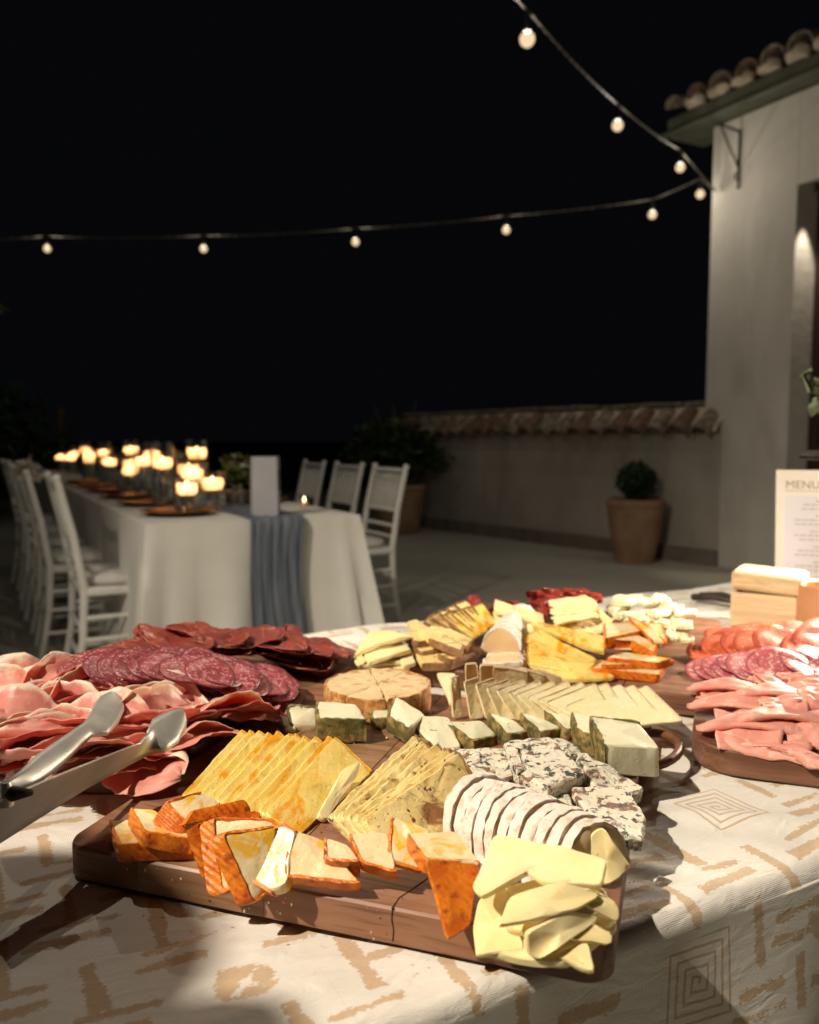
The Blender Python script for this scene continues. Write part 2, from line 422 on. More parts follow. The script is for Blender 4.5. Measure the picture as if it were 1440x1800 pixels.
# local axes: x = into the building (U), y = V; the wall face runs towards -y
WH = 3.62; T0, T1 = .80, 1.90          # doorway from 0.86 to 1.95 m along the wall
wb = MB()
wb.box((2.5, -T0 / 2, WH / 2), (5.0, T0, WH))
wb.box((2.5, -(T0 + T1) / 2, (2.95 + WH) / 2), (4.996, T1 - T0, WH - 2.95))
wb.box((2.5, -(T1 + 12) / 2, WH / 2), (5.0, 12 - T1, WH))
wall = wb.obj('wall', M_PLASTER, bl)
M_DOOR = m_wood('dark_door_wood', (.028, .012, .009), (.06, .028, .02), .5)
d = MB(); d.box((.26, -(T0 + T1) / 2, 1.47), (.05, T1 - T0 - .005, 2.95)); door = d.obj('door', M_DOOR, bl)
for k in range(4):
    mb = MB(); mb.bev((.2305, -(T0 + .16 + .255 * k), 1.45), (.012, .2, 2.6), .004); mb.obj('door_panel', M_DOOR, door)
mb = MB(); mb.tube([(.20, -T0 - .1, 1.0), (.20, -T0 - .1, 1.16)], .012); mb.obj('door_handle', IRON, door)
# eave board and roof tiles
ev = MB(); ev.bev((.10, -5.76, 3.715), (.46, 12.33, .165), .02); eave = ev.obj('eave', M_EAVE, bl)
ev = MB(); ev.bev((-.145, -5.72, 3.655), (.05, 12.36, .05), .015); ev.obj('gutter_lip', M_EAVE, bl)
def barrel(L, r, th=.014, n=10, taper=.85):
    vs = []; fs = []
    for rr_ in (r, r - th):
        for y, s in ((0, 1.0), (L, taper)):
            for k in range(n + 1):
                q = math.pi * k / n; vs.append((math.cos(q) * rr_ * s, y, math.sin(q) * rr_ * s * .9))
    m = n + 1
    for k in range(n):
        fs += [(k, k + 1, m + k + 1, m + k), (2 * m + k, 3 * m + k, 3 * m + k + 1, 2 * m + k + 1),
               (k, 2 * m + k, 2 * m + k + 1, k + 1), (m + k, m + k + 1, 3 * m + k + 1, 3 * m + k)]
    fs += [(0, m, 3 * m, 2 * m), (n, 2 * m + n, 3 * m + n, m + n)]
    me = bpy.data.meshes.new('roof_tile'); me.from_pydata(vs, [], fs); me.update(); return me
RT = [barrel(.42, r) for r in (.10, .092, .106)]
for m_, q in zip(RT, (M_TILE, M_TILE2, M_TILE2)): m_.materials.append(q)
def put(me, name, parent, loc, rot):
    o = bpy.data.objects.new(name, me); COL.objects.link(o); o.parent = parent; o.location = loc; o.rotation_euler = rot; return o
roofm = MB(); roofm.box((2.58, -5.9, 4.62), (5.3, 12.4, .06), Matrix.Rotation(-R(17), 3, 'Y')); roof = roofm.obj('roof', M_MORTAR, bl)
for i in range(19):
    y = .20 - i * .235
    for r_ in range(4):
        x = -.25 + r_ * .36
        put(random.choice(RT), 'roof_tile', roof, (x, y + random.uniform(-.012, .012), 3.812 + r_ * .112 + random.uniform(0, .012)),
            Euler((-R(17) * 0 + R(17), 0, -math.pi / 2 + random.uniform(-.05, .05)), 'XYZ'))
    mo = MB(); mo.lathe([(.0, .0), (.07, .01), (.085, .045), (.05, .085), (.0, .095)], 9)
    mo.v = [Vector((p.x * .8, p.y * 1.0, p.z)) + noise.noise_vector(p * 30 + Vector((i, 0, 0))) * .018 for p in mo.v]
    q = mo.obj('mortar_lump', M_MORTAR, roof, 60); q.location = (-.13, y - .118, 3.79); q.scale = (1.25, 1.2, 1.15)
# small downlight under the doorway lintel, washing the reveal
wl = thing('doorway_downlight', 'small round downlight under the lintel of the dark doorway', 'lamp', CORNER, ANG)
m = MB(); m.lathe([(.022, .0), (.024, .0), (.024, .055), (.016, .057), (.016, .062)], 18, (.085, -T0 - .10, 2.888)); m.obj('lamp_body', IRON, wl)
l = light('downlight', 'SPOT', (.085, -T0 - .10, 2.885), 42, (1, .86, .66), .012); l.data.spot_size = R(46); l.data.spot_blend = .5; l.parent = wl
# iron bracket
br = thing('wall_bracket', 'thin black iron triangular bracket fixed high on the white building', 'bracket', CORNER, ANG)
BZ = at(1290, 232, 6.8).z; Bz2 = at(1288, 335, 6.8).z; by = -.27
m = MB(); m.tube([(-.012, by, BZ), (-.012, by, Bz2)], .011, 6); m.obj('upright', IRON, br)
m = MB(); m.tube([(-.012, by, BZ - .012), (-.24, by, BZ + .0)], .010, 6); m.obj('arm', IRON, br)
m = MB(); m.tube([(-.23, by, BZ - .01), (-.012, by, Bz2 + .16)], .009, 6); m.obj('strut', IRON, br)
m = MB(); m.tube([(-.012 - .05 * math.sin(a) * (1 - a / 9), by, Bz2 + .09 + .035 * math.cos(a) * (1 - a / 9)) for a in [k * .45 for k in range(13)]], .006, 6); m.obj('scroll', IRON, br)

# ------------------------------------------------------------------ courtyard wall with tile coping
A, B = on(1262, 995, 0), on(700, 921, 0)
dirw = (B - A).normalized(); L = (B - A).length + .3; aw = math.atan2(dirw.y, dirw.x)
cw = thing('courtyard_wall', 'low weathered courtyard wall with a terracotta tile coping behind the pots', 'wall', A, aw)
# local x along the wall; near face at y=0 is towards +y? -> normal towards the terrace
nrm = Vector((-dirw.y, dirw.x, 0)); sgn = 1 if nrm.dot(-A) > 0 else -1
m = MB(); m.box((L / 2, -.17 * sgn, .56), (L, .34, 1.12)); m.obj('wall_body', M_PLASTER2, cw)
m = MB(); m.box((L / 2, .02 * sgn, .065), (L, .05, .13)); m.obj('skirting', m_simple('dark_skirting', (.16, .14, .12), (.22, .19, .16), 6, .9), cw)
m = MB(); hs = sgn
prof = [(.10 * hs, 1.13), (.06 * hs, 1.18), (-.10 * hs, 1.335), (-.17 * hs, 1.36), (-.24 * hs, 1.335), (-.44 * hs, 1.13)]
vs = []; NS = 40
for i in range(NS + 1):
    for y, z in prof:
        p = Vector((L * i / NS, y, z)); vs.append(p + Vector((0, 0, noise.noise(p * 2.3) * .02 + noise.noise(p * 7) * .008)))
K = len(prof); fs = [(i * K + k, i * K + (k + 1) % K, (i + 1) * K + (k + 1) % K, (i + 1) * K + k) for i in range(NS) for k in range(K)]
cop = mesh_obj('coping', vs, fs, M_MORTAR, cw, 40)
CT = [barrel(.30, r, .016, 9, .9) for r in (.098, .092)]
CT[0].materials.append(M_TILE); CT[1].materials.append(M_TILE2)
nt = int(L / .222)
for i in range(nt):
    x = .12 + i * .222
    put(random.choice(CT), 'coping_tile', cop, (x, .155 * hs, 1.105 + random.uniform(-.008, .008)), Euler((R(36), 0, math.pi if hs > 0 else 0), 'XYZ'))
for i in range(int(L / .45)):
    m = MB(); m.bev((0, 0, 0), (.40, .20, .03), .008); q = m.obj('ridge_tile', M_TILE2, cop)
    q.location = (.22 + i * .45, -.18 * hs, 1.372 + random.uniform(-.004, .01)); q.rotation_euler = (0, random.uniform(-.03, .03), random.uniform(-.08, .08))

# ------------------------------------------------------------------ plants
M_LEAF = m_simple('dark_leaf', (.022, .045, .014), (.05, .085, .025), 30, .5, .1)
M_LEAF2 = m_simple('olive_leaf', (.10, .13, .03), (.16, .19, .05), 30, .5, .1)
M_BARK = m_simple('bark', (.09, .06, .04), (.16, .11, .08), 30, .9, .6, .006)
M_POT = m_simple('terracotta_pot', (.27, .15, .09), (.38, .24, .155), 5, .85, .2)
M_SOIL = m_simple('soil', (.03, .022, .015), (.05, .035, .022), 60, .95, .5, .006)
def leaf_mesh(name, L, W, mat, pieces):
    vs = []; fs = []
    for (p, rot, s) in pieces:
        n = len(vs)
        for q in ((0, 0, 0), (.35 * L, -.5 * W, .04 * L), (.35 * L, .5 * W, .04 * L), (.45 * L, 0, -.03 * L), (.8 * L, -.28 * W, 0), (.8 * L, .28 * W, 0), (L, 0, -.06 * L)):
            vs.append(p + rot @ (Vector(q) * s))
        fs += [(n, n + 1, n + 3), (n, n + 3, n + 2), (n + 1, n + 4, n + 3), (n + 2, n + 3, n + 5), (n + 3, n + 4, n + 6), (n + 3, n + 6, n + 5)]
    return vs, fs
def crown(cen, rad, count, L, W, mat, parent, name='foliage', lump=.35, seed=0):
    rnd = random.Random(seed); ps = []
    for _ in range(count):
        d = Vector((rnd.gauss(0, 1), rnd.gauss(0, 1), rnd.gauss(0, 1))).normalized()
        k = 1 + lump * noise.noise(d * 2.1 + Vector((seed, 0, 0))) + lump * .6 * noise.noise(d * 5 + Vector((0, seed, 0)))
        r = (rnd.random() ** .45) * k
        p = Vector((cen[0] + d.x * rad[0] * r, cen[1] + d.y * rad[1] * r, cen[2] + d.z * rad[2] * r))
        e = Euler((rnd.uniform(-.9, .9), rnd.uniform(-1.0, .6), rnd.uniform(0, 6.28))).to_matrix()
        ps.append((p, e, rnd.uniform(.7, 1.3)))
    vs, fs = leaf_mesh(name, L, W, mat, ps)
    o = mesh_obj(name, vs, fs, mat, parent, 180); o['kind'] = 'stuff'; return o
def pot(label, loc, rt, rb, h, mat=M_POT):
    t_ = thing('plant_pot', label, 'pot', loc)
    m = MB(); m.lathe([(rb * .6, 0), (rb, .004), (rb * 1.04, .03), (rb * .3 + rt * .7, h * .55), (rt * .985, h * .86), (rt * .97, h * .885), (rt * 1.03, h * .9), (rt * 1.04, h * .97), (rt, h), (rt * .9, h), (rt * .88, h * .9), (.001, h * .9)], 32)
    m.obj('pot_wall', mat, t_, 40)
    m = MB(); m.lathe([(rt * .86, h * .905), (rt * .5, h * .93), (.001, h * .935)], 20); m.obj('soil', M_SOIL, t_, 180)
    return t_
p1 = on(1115, 987, 0)
pot('large terracotta pot holding a clipped bush against the courtyard wall', p1, .245, .165, .55)
b1 = thing('clipped_bush', 'small round clipped bush in the large terracotta pot', 'bush', p1 + Vector((0, 0, .5)))
m = MB(); m.tube([(0, 0, 0), (.01, 0, .12), (0, .01, .25)], [.016, .013, .008], 6); m.obj('trunk', M_BARK, b1)
crown((0, 0, .20), (.165, .165, .16), 2600, .045, .025, M_LEAF, b1, 'crown', .2, 3)
p2 = Vector((-.12, 9.35, 0))
pot('terracotta pot half hidden behind the white chairs', p2, .30, .22, .56)
b2 = thing('spreading_shrub', 'spreading leafy shrub in the pot behind the white chairs', 'shrub', p2 + Vector((0, 0, .5)))
m = MB(); m.tube([(0, 0, 0), (.02, 0, .25), (-.02, .0, .5)], [.03, .022, .01], 6); m.obj('trunk', M_BARK, b2)
crown((-.05, 0, .40), (.50, .40, .33), 3000, .10, .05, M_LEAF, b2, 'crown', .5, 5)
m = MB()
for k in range(7):
    a = k * .9; m.tube([(0, 0, .3), (.18 * math.cos(a), .15 * math.sin(a), .6), (.3 * math.cos(a), .2 * math.sin(a), .82 + .03 * k)], [.01, .008, .003], 5)
m.obj('branch', M_BARK, b2)
bu = thing('dark_tree', 'big dark bushy tree beyond the long dinner table', 'tree', (-6.0, 10.5, 0))
m = MB(); m.tube([(0, 0, 0), (.1, 0, .7), (.0, .1, 1.5)], [.16, .12, .06], 8); m.obj('trunk', M_BARK, bu)
crown((0, 0, 1.0), (1.45, 1.2, 1.0), 6500, .16, .07, M_LEAF, bu, 'crown', .3, 9)
po = thing('wooden_post', 'thin reddish wooden post beside the dark tree at the far end', 'post', on(112, 893, 0))
m = MB(); m.tube([(0, 0, 0), (0, 0, 1.5)], .045, 8); m.obj('shaft', M_TILE, po)
m = MB(); m.lathe([(.06, 1.49), (.065, 1.52), (.04, 1.56), (.0, 1.58)], 8); m.obj('cap', M_TILE, po)
# tree whose branch tip reaches into the picture on the left
tr_ = thing('fig_tree', 'tree with broad olive green leaves on a branch above the chairs', 'tree', (-2.80, 4.1, 0))
m = MB(); m.tube([(0, 0, 0), (.05, 0, .9), (-.05, .05, 1.7), (0, 0, 2.6)], [.10, .085, .07, .03], 8)
m.tube([(-.05, .05, 1.7), (.4, 0, 1.78), (.75, -.02, 1.73)], [.03, .018, .006], 6); m.obj('trunk', M_BARK, tr_)
ps = []
rn = random.Random(4)
for k in range(16):
    f = rn.uniform(.15, 1.0); p = Vector((-.05 + .80 * f, .0, 1.70 + .03 * f)) + Vector((0, rn.uniform(-.04, .04), 0))
    ps.append((p, Euler((rn.uniform(-.6, .6), rn.uniform(.2, 1.3), rn.uniform(-1.2, 1.2))).to_matrix(), rn.uniform(.7, 1.1)))
for k in range(260):
    p = Vector((-.75 + rn.gauss(0, .22), rn.gauss(0, .4), 2.5 + rn.gauss(0, .3)))
    ps.append((p, Euler((rn.uniform(-.6, .6), rn.uniform(-.5, 1.3), rn.uniform(0, 6.28))).to_matrix(), rn.uniform(.7, 1.1)))
vs, fs = leaf_mesh('crown', .13, .06, M_LEAF2, ps); q = mesh_obj('crown', vs, fs, M_LEAF2, tr_, 180); q['kind'] = 'stuff'

# ------------------------------------------------------------------ string lights
M_CABLE = m_simple('grey_cable', (.05, .047, .042), (.20, .18, .15), 40, .5, .4, .003, 25)
M_SOCK = m_simple('black_socket', (.012, .012, .012), (.02, .02, .02), 20, .5)
tb = NT('frosted_bulb')
_e = tb.n('Emission', {0: (1, .74, .44, 1), 1: 1.0}); _t = tb.n('BsdfTransparent'); _m = tb.n('MixShader', {0: .86, 1: _t.outputs[0], 2: _e.outputs[0]})
tb.t.links.new(_m.outputs[0], tb.out.inputs[0]); M_BULB = tb.m
def light_string(label, path, bulbs, power=38, over_n=0, over_power=0):
    t_ = thing('light_string', label, 'string light', path[0])
    o = path[0]; pts = []
    for i in range(len(path) - 1):
        n = 14; a, b = path[i], path[i + 1]; sag = .012 * (b - a).length
        for k in range(n):
            f = k / n; p = a.lerp(b, f); p.z -= sag * 4 * f * (1 - f); pts.append(p - o)
    pts.append(path[-1] - o)
    tw = []
    m = MB()
    for ph in (0, math.pi):
        tw = []
        for i in range(len(pts) - 1):
            for k in range(4):
                p = pts[i].lerp(pts[i + 1], k / 4); a = (i * 4 + k) * .9 + ph
                tw.append(p + Vector((0, math.cos(a), math.sin(a))) * .0045)
        tw.append(pts[-1]); m.tube(tw, .0034, 5)
    m.obj('cable', M_CABLE, t_, 180)
    for bi, b in enumerate(bulbs):
        p = b - o
        m = MB(); m.lathe([(.001, -.037), (.014, -.034), (.026, -.025), (.034, -.010), (.035, .003), (.030, .016), (.019, .028), (.015, .034)], 20)
        g = m.obj('bulb', M_BULB, t_, 180); g.location = p
        m = MB(); m.lathe([(.015, .030), (.019, .034), (.019, .07), (.014, .076), (.010, .095), (.006, .098)], 14); m.tube([(.0, 0, .09), (.012, 0, .115), (0, 0, .13)], .004, 5)
        k = m.obj('socket', M_SOCK, g, 40)
        l = light('bulb_light', 'POINT', (0, 0, -.002), over_power if bi < over_n else power, (1, .88, .70), .012); l.parent = g
    return t_
def bz(pxx, pyy, Y): return at(pxx, pyy, Y)
s1 = [(927, 68, 3.9), (1086, 220, 5.35), (1196, 294, 6.45)]
b1_ = [bz(*q) for q in s1]
up = Vector((0, 0, .125))
over = [b1_[0] + (b1_[0] - b1_[1]) * k + Vector((0, 0, .03 * k)) for k in (3.0, 2.0, 1.0)]  # three unseen bulbs added overhead as strong warm fill for the buffet
path1 = [over[0] + (b1_[0] - b1_[1])] + [q + up for q in over] + [b1_[0] + up, b1_[1] + up, b1_[2] + up, at(1258, 334, 6.93)]
light_string('nearer string of warm globe bulbs running up from the building corner overhead', path1, over + b1_, over_n=3, over_power=165)
s2 = [(1231, 341, 6.95), (1147, 377, 7.1), (890, 404, 7.5), (625, 425, 7.9), (358, 437, 8.2), (83, 437, 8.5)]
b2_ = [bz(*q) for q in s2]
path2 = [at(1258, 336, 6.92)] + [b + up for b in b2_] + [at(-300, 425, 8.9)]
light_string('farther string of small globe bulbs stretched level across the black sky', path2, b2_, over_n=1, over_power=2)

# ------------------------------------------------------------------ flood lamp on a post (gives the shadows their direction)
fl = thing('flood_lamp', 'black flood lamp on a tall steel post beside the terrace', 'lamp', (FLOOD.x - .12, FLOOD.y - .07, 0))
m = MB(); m.tube([(-.12, -.06, 0), (-.12, -.06, 3.25)], .03, 10); m.lathe([(.14, 0), (.14, .012), (.04, .02)], 16, (-.12, -.06, 0)); m.obj('post', IRON, fl)
m = MB(); m.bev((-.02, -.01, 3.2), (.12, .22, .16), .01, Matrix.Rotation(R(30), 3, 'Z')); m.obj('lamp_head', IRON, fl)
lo = light('flood_light', 'SPOT', FLOOD, FLOOD_W, (1.0, .87, .69), .036, None, (0.1, .80, .74), 80, 1.0)
lo.parent = fl; lo.matrix_parent_inverse = Matrix.Translation(-Vector(fl.location))

# ------------------------------------------------------------------ buffet table and its printed cloth
TZ = .74; V0, V1 = .380, 1.220; UL, UR = -.62, 1.78
bt = thing('buffet_table', 'long buffet table hidden under the printed white cloth', 'table', uv((UL + UR) / 2, (V0 + V1) / 2), ANG)
m = MB(); m.bev((0, 0, TZ - .022), (UR - UL - .02, V1 - V0 - .02, .03), .005); m.obj('tabletop', OAK, bt)
for sx in (-1, 1):
    for sy in (-1, 1):
        m = MB(); m.bev((sx * (UR - UL) * .46, sy * .36, .35), (.05, .05, .70), .004); m.obj('leg', OAK, bt)
def drop_hit(pxx, pyy):                       # point of the near cloth fall, as (u, s)
    d = ray(pxx, pyy); nv = d.dot(V); t_ = V0 / nv; p = Vector((0, 0, CAM_H)) + d * t_
    return p.dot(U), p.z - TZ
pt = on(1262, 1424, TZ); SP = [(pt.dot(U), pt.dot(V) - V0), drop_hit(1195, 1722)]
SP += [(SP[0][0] - .36, SP[0][1] + .30), (SP[0][0] + .34, SP[0][1] + .33), (SP[0][0] - .62, SP[0][1] + .02), (SP[1][0] + .38, SP[1][1])]
us = np.concatenate([np.arange(UL, -.3, .03), np.arange(-.3, 1.0, .003), np.arange(1.0, UR, .02), [UR]])
ss = np.concatenate([np.arange(-.60, -.26, .03), np.arange(-.26, -.03, .004), np.arange(-.03, 0.03, .002), np.arange(.03, .80, .003), np.arange(.80, .86, .004), np.arange(.87, 1.30, .03)])
Ug, Sg = np.meshgrid(us, ss)
rr = .014; Wd = V1 - V0
def profile(s):
    v = np.where(s > 0, s, 0.0); z = np.zeros_like(s)
    a = np.clip(-s / rr, 0, math.pi / 2); v = np.where(s <= 0, -rr * np.sin(a), v); z = np.where(s <= 0, -rr * (1 - np.cos(a)), z)
    ex = np.clip(-s - rr * math.pi / 2, 0, None); z = z - ex
    q = s - Wd; a = np.clip(q / rr, 0, math.pi / 2); v = np.where(q > 0, Wd + rr * np.sin(a), v); z = np.where(q > 0, -rr * (1 - np.cos(a)), z)
    ex2 = np.clip(q - rr * math.pi / 2, 0, None); z = z - ex2
    return v, z, ex, ex2
Vp, Zp, ex, ex2 = profile(Sg)
und = .0009 * np.sin(Ug * 47 + 5 * np.sin(Sg * 17)) * np.sin(Sg * 29 + 3 * np.sin(Ug * 13)) + .0013 * np.sin(Ug * 21 + 2 * np.sin(Sg * 9)) + .0009 * np.sin(Sg * 33 + Ug * 11)
def crease(u0, s0, u1, s1, h, wd):
    dx, dy = u1 - u0, s1 - s0; l2 = dx * dx + dy * dy
    f = np.clip(((Ug - u0) * dx + (Sg - s0) * dy) / l2, 0, 1); dd = np.hypot(Ug - u0 - f * dx, Sg - s0 - f * dy)
    return h * np.exp(-(dd / wd) ** 2) * np.sin(np.pi * np.clip(f, .02, .98)) ** .5
cr_ = 0
for a, b, c, d_, h, wd in ((.40, .07, .46, -.01, .003, .012), (.36, .05, .43, .0, .002, .010), (.47, .12, .60, .02, .003, .014), (.44, .16, .58, .14, .002, .012), (-.1, .12, .12, .17, .003, .012), (.02, .02, .22, .04, .002, .012), (.30, .62, .60, .70, .004, .016), (.62, .45, .78, .60, .005, .014), (.80, .50, 1.0, .62, .004, .016), (.05, .78, .3, .74, .005, .018)):
    cr_ = cr_ + crease(a, b, c, d_, h, wd)
top = (ex + ex2 == 0)
Zg = TZ + Zp + np.where(top, und + cr_, 0)
fold = .020 * np.clip(ex / .4, 0, 1.2) * (np.sin(Ug * 13 + .8) + .6 * np.sin(Ug * 29)) + .006 * np.clip(ex / .1, 0, 1)
fold2 = .022 * np.clip(ex2 / .3, 0, 1) * np.sin(Ug * 15)
Vg = V0 + Vp - fold - np.where(top, 0, cr_ * .6) + fold2
X = Ug * U.x + Vg * V.x; Y = Ug * U.y + Vg * V.y
# brush-stroke print: signed distance to the strokes, and coordinates round the nearest spiral
rs = np.random.RandomState(11); strokes = []
def far_from(u, s, k): return all(abs(u - a) > k or abs(s - b) > k for a, b in SP)
PEB = on(432, 1725, TZ); PEB = (PEB.dot(U), PEB.dot(V) - V0); LEAF = drop_hit(1412, 1622)
c_ = .047
for i in range(-9, 34):
    for j in range(-12, 20):
        u0, s0 = i * c_ + rs.uniform(-.008, .008), j * c_ + rs.uniform(-.008, .008)
        if not far_from(u0, s0, .048) or math.hypot(u0 - PEB[0], s0 - PEB[1]) < .040 or math.hypot(u0 - LEAF[0], s0 - LEAF[1]) < .035: continue
        k = rs.rand()
        if (i + j) % 2 == 0:
            strokes.append((u0, s0, rs.uniform(.022, .034), rs.uniform(.0030, .0050), rs.uniform(-.10, .10)))
            if k > .3: strokes.append((u0 + .01, s0 + .017, rs.uniform(.016, .028), .0028, rs.uniform(-.08, .08)))
        elif k > .04:
            strokes.append((u0, s0, rs.uniform(.0032, .0056), rs.uniform(.018, .030), rs.uniform(-.10, .10)))
sd = np.full(Ug.shape, .05)
for (u0, s0, a, b, th) in strokes:
    mu = np.where(np.abs(us - u0) < .09)[0]; ms = np.where(np.abs(ss - s0) < .09)[0]
    if len(mu) == 0 or len(ms) == 0: continue
    sl = np.ix_(ms, mu); du = Ug[sl] - u0; ds = Sg[sl] - s0; c2, s2_ = math.cos(th), math.sin(th)
    x = np.abs(du * c2 + ds * s2_) - a; y = np.abs(-du * s2_ + ds * c2) - b
    dd = np.maximum(x, y) + np.where((x > 0) & (y > 0), np.minimum(x, y) * .4, 0)
    sd[sl] = np.minimum(sd[sl], dd)
for u0, s0, a, b in [(PEB[0], PEB[1], .019, .016)]:
    du = Ug - u0; ds = Sg - s0; e = (np.hypot(du / a, ds / b) - 1) * .012
    star = np.minimum(np.abs(du - ds) * .7, np.abs(du + ds) * .7) - .0022 + np.hypot(du, ds) * .12
    sd = np.minimum(sd, np.maximum(e, -star))
for th in (-.6, .1, .8):
    du = Ug - LEAF[0]; ds = Sg - LEAF[1] + .012; c2, s2_ = math.cos(th), math.sin(th)
    x = du * c2 - ds * s2_; y = du * s2_ + ds * c2 - .016
    sd = np.minimum(sd, (np.hypot(x / .0055, y / .015) - 1) * .005)
near = np.full(Ug.shape, 9.0); sx_ = np.full(Ug.shape, 1.0); sy_ = np.full(Ug.shape, 1.0)
for a, b in SP:
    dd = np.maximum(np.abs(Ug - a), np.abs(Sg - b)); k = dd < near
    near = np.where(k, dd, near); sx_ = np.where(k, Ug - a, sx_); sy_ = np.where(k, Sg - b, sy_)
nr_, nc_ = Ug.shape
co = np.stack([X, Y, Zg], -1).reshape(-1, 3)
idx = np.arange(nr_ * nc_).reshape(nr_, nc_)
quads = np.stack([idx[:-1, :-1], idx[:-1, 1:], idx[1:, 1:], idx[1:, :-1]], -1).reshape(-1, 4)
me = bpy.data.meshes.new('tablecloth'); me.vertices.add(len(co)); me.vertices.foreach_set('co', co.ravel())
me.loops.add(quads.size); me.loops.foreach_set('vertex_index', quads.ravel())
me.polygons.add(len(quads)); me.polygons.foreach_set('loop_start', np.arange(0, quads.size, 4)); me.polygons.foreach_set('loop_total', np.full(len(quads), 4))
me.polygons.foreach_set('use_smooth', np.ones(len(quads), bool)); me.update(); me.validate()
for nm, ar in (('print', sd), ('sx', sx_), ('sy', sy_), ('cu', Ug), ('cs', Sg)):
    at_ = me.attributes.new(nm, 'FLOAT', 'POINT'); at_.data.foreach_set('value', ar.ravel().astype(np.float32))
t = NT('printed_cloth')
A_ = lambda n: t.n('Attribute', attribute_name=n).outputs['Fac']
vec = t.n('CombineXYZ', {0: A_('cu'), 1: A_('cs'), 2: 0.0}).outputs[0]
jag = t.math('MULTIPLY_ADD', t.noise(t.n('Mapping', {0: vec, 3: (1, 2.2, 1)}).outputs[0], 230, 3, .6), .010, -.0052)
jag2 = t.math('MULTIPLY_ADD', t.noise(vec, 45, 3), .010, -.005)
d1 = t.math('ADD', A_('print'), t.math('ADD', jag, jag2))
ink = t.step(d1, .0006, -.0006)
ang = t.math('DIVIDE', t.math('ARCTAN2', A_('sx'), A_('sy')), 2 * math.pi)
mx = t.math('MAXIMUM', t.math('ABSOLUTE', A_('sx')), t.math('ABSOLUTE', A_('sy')))
mxw = t.math('ADD', mx, t.math('MULTIPLY_ADD', t.noise(vec, 90, 2), .0016, -.0008))
q = t.math('ADD', t.math('DIVIDE', mxw, .0068), ang)
tri = t.math('ABSOLUTE', t.math('SUBTRACT', t.math('FRACT', q), .5))
line = t.math('MULTIPLY', t.step(tri, .17, .13), t.step(mx, .0305, .030))
ink = t.math('MAXIMUM', ink, line)
ink = t.math('MULTIPLY', ink, t.math('MULTIPLY_ADD', t.noise(vec, 260, 3), .25, .80))
base = t.mix(t.step(t.noise(vec, 6, 4), .3, .7), (.70, .665, .615), (.76, .725, .67))
col = t.mix(ink, base, (.54, .385, .24))
wv = t.math('ADD', t.math('SINE', t.math('MULTIPLY', A_('cu'), 5200.0)), t.math('SINE', t.math('MULTIPLY', A_('cs'), 5200.0)))
t.bump(t.math('ADD', t.math('MULTIPLY', wv, .25), t.math('ADD', t.math('MULTIPLY', t.noise(vec, 900, 2), .9), t.math('MULTIPLY', t.noise(t.n('Mapping', {0: vec, 3: (1, 2.5, 1)}).outputs[0], 28, 4, .5, .8), 11.0))), .42, .0006)
M_CLOTH = t.fin(col, .85, .2); M_CLOTH.node_tree.nodes['Principled BSDF'].inputs['Sheen Weight'].default_value = .15
me.materials.append(M_CLOTH)
cl = bpy.data.objects.new('tablecloth', me); COL.objects.link(cl)
tag(cl, 'white cloth printed with beige brush strokes and square spirals on the buffet table', 'tablecloth')

# ------------------------------------------------------------------ wooden boards
def rounded(w, l, r, n=7):
    o = []
    for cx, cy, a0 in ((w - r, r, -90), (w - r, l - r, 0), (r, l - r, 90), (r, r, 180)):
        for k in range(n + 1): a = R(a0 + 90 * k / n); o.append((cx + r * math.cos(a), cy + r * math.sin(a)))
    return o
def clip_x(poly, x0, x1):
    for s, x in ((1, x0), (-1, x1)):
        out = []
        for i in range(len(poly)):
            a, b = poly[i], poly[(i + 1) % len(poly)]; da, db = s * (a[0] - x), s * (b[0] - x)
            if da >= 0: out.append(a)
            if (da >= 0) != (db >= 0): f = da / (da - db); out.append((a[0] + f * (b[0] - a[0]), a[1] + f * (b[1] - a[1])))
        poly = out
    return poly
def prism(poly, z0, z1, b):
    c = (sum(p[0] for p in poly) / len(poly), sum(p[1] for p in poly) / len(poly)); n = len(poly)
    def ins(p, k):
        dx, dy = c[0] - p[0], c[1] - p[1]; l = math.hypot(dx, dy); return (p[0] + dx / l * k, p[1] + dy / l * k)
    vs = []
    for z, k in ((z0, b), (z0 + b, 0), (z1 - b, 0), (z1, b)): vs += [(*ins(p, k), z) for p in poly]
    fs = [tuple(reversed(range(n))), tuple(range(3 * n, 4 * n))]
    for r in range(3):
        for i in range(n): j = (i + 1) % n; fs.append((r * n + i, r * n + j, r * n + n + j, r * n + n + i))
    return vs, fs
def board(name, label, corner, ang, w, l, r, joints, mats, thick=.024, z=TZ + .0025, outline=None):
    t_ = thing(name, label, 'board', (corner[0], corner[1], z), R(ang))
    poly = outline or rounded(w, l, r); xs = [-1] + list(joints) + [w + 1]
    for i in range(len(xs) - 1):
        pp = clip_x(poly, xs[i] + .00015, xs[i + 1] - .00015)
        if len(pp) < 3: continue
        dz = random.uniform(-.0002, .0002)
        vs, fs = prism(pp, 0, thick + dz, .0016)
        mesh_obj('plank', vs, fs, mats[i % len(mats)], t_, 30)
    return t_
nb = board('walnut_cheese_board', 'square walnut board with a split in its edge, heaped with sliced cheeses', (-.246, .555), -18.5, .379, .415, .018, [.064, .160, .312], [WALNUT2, OAK, WALNUT2, WALNUT])
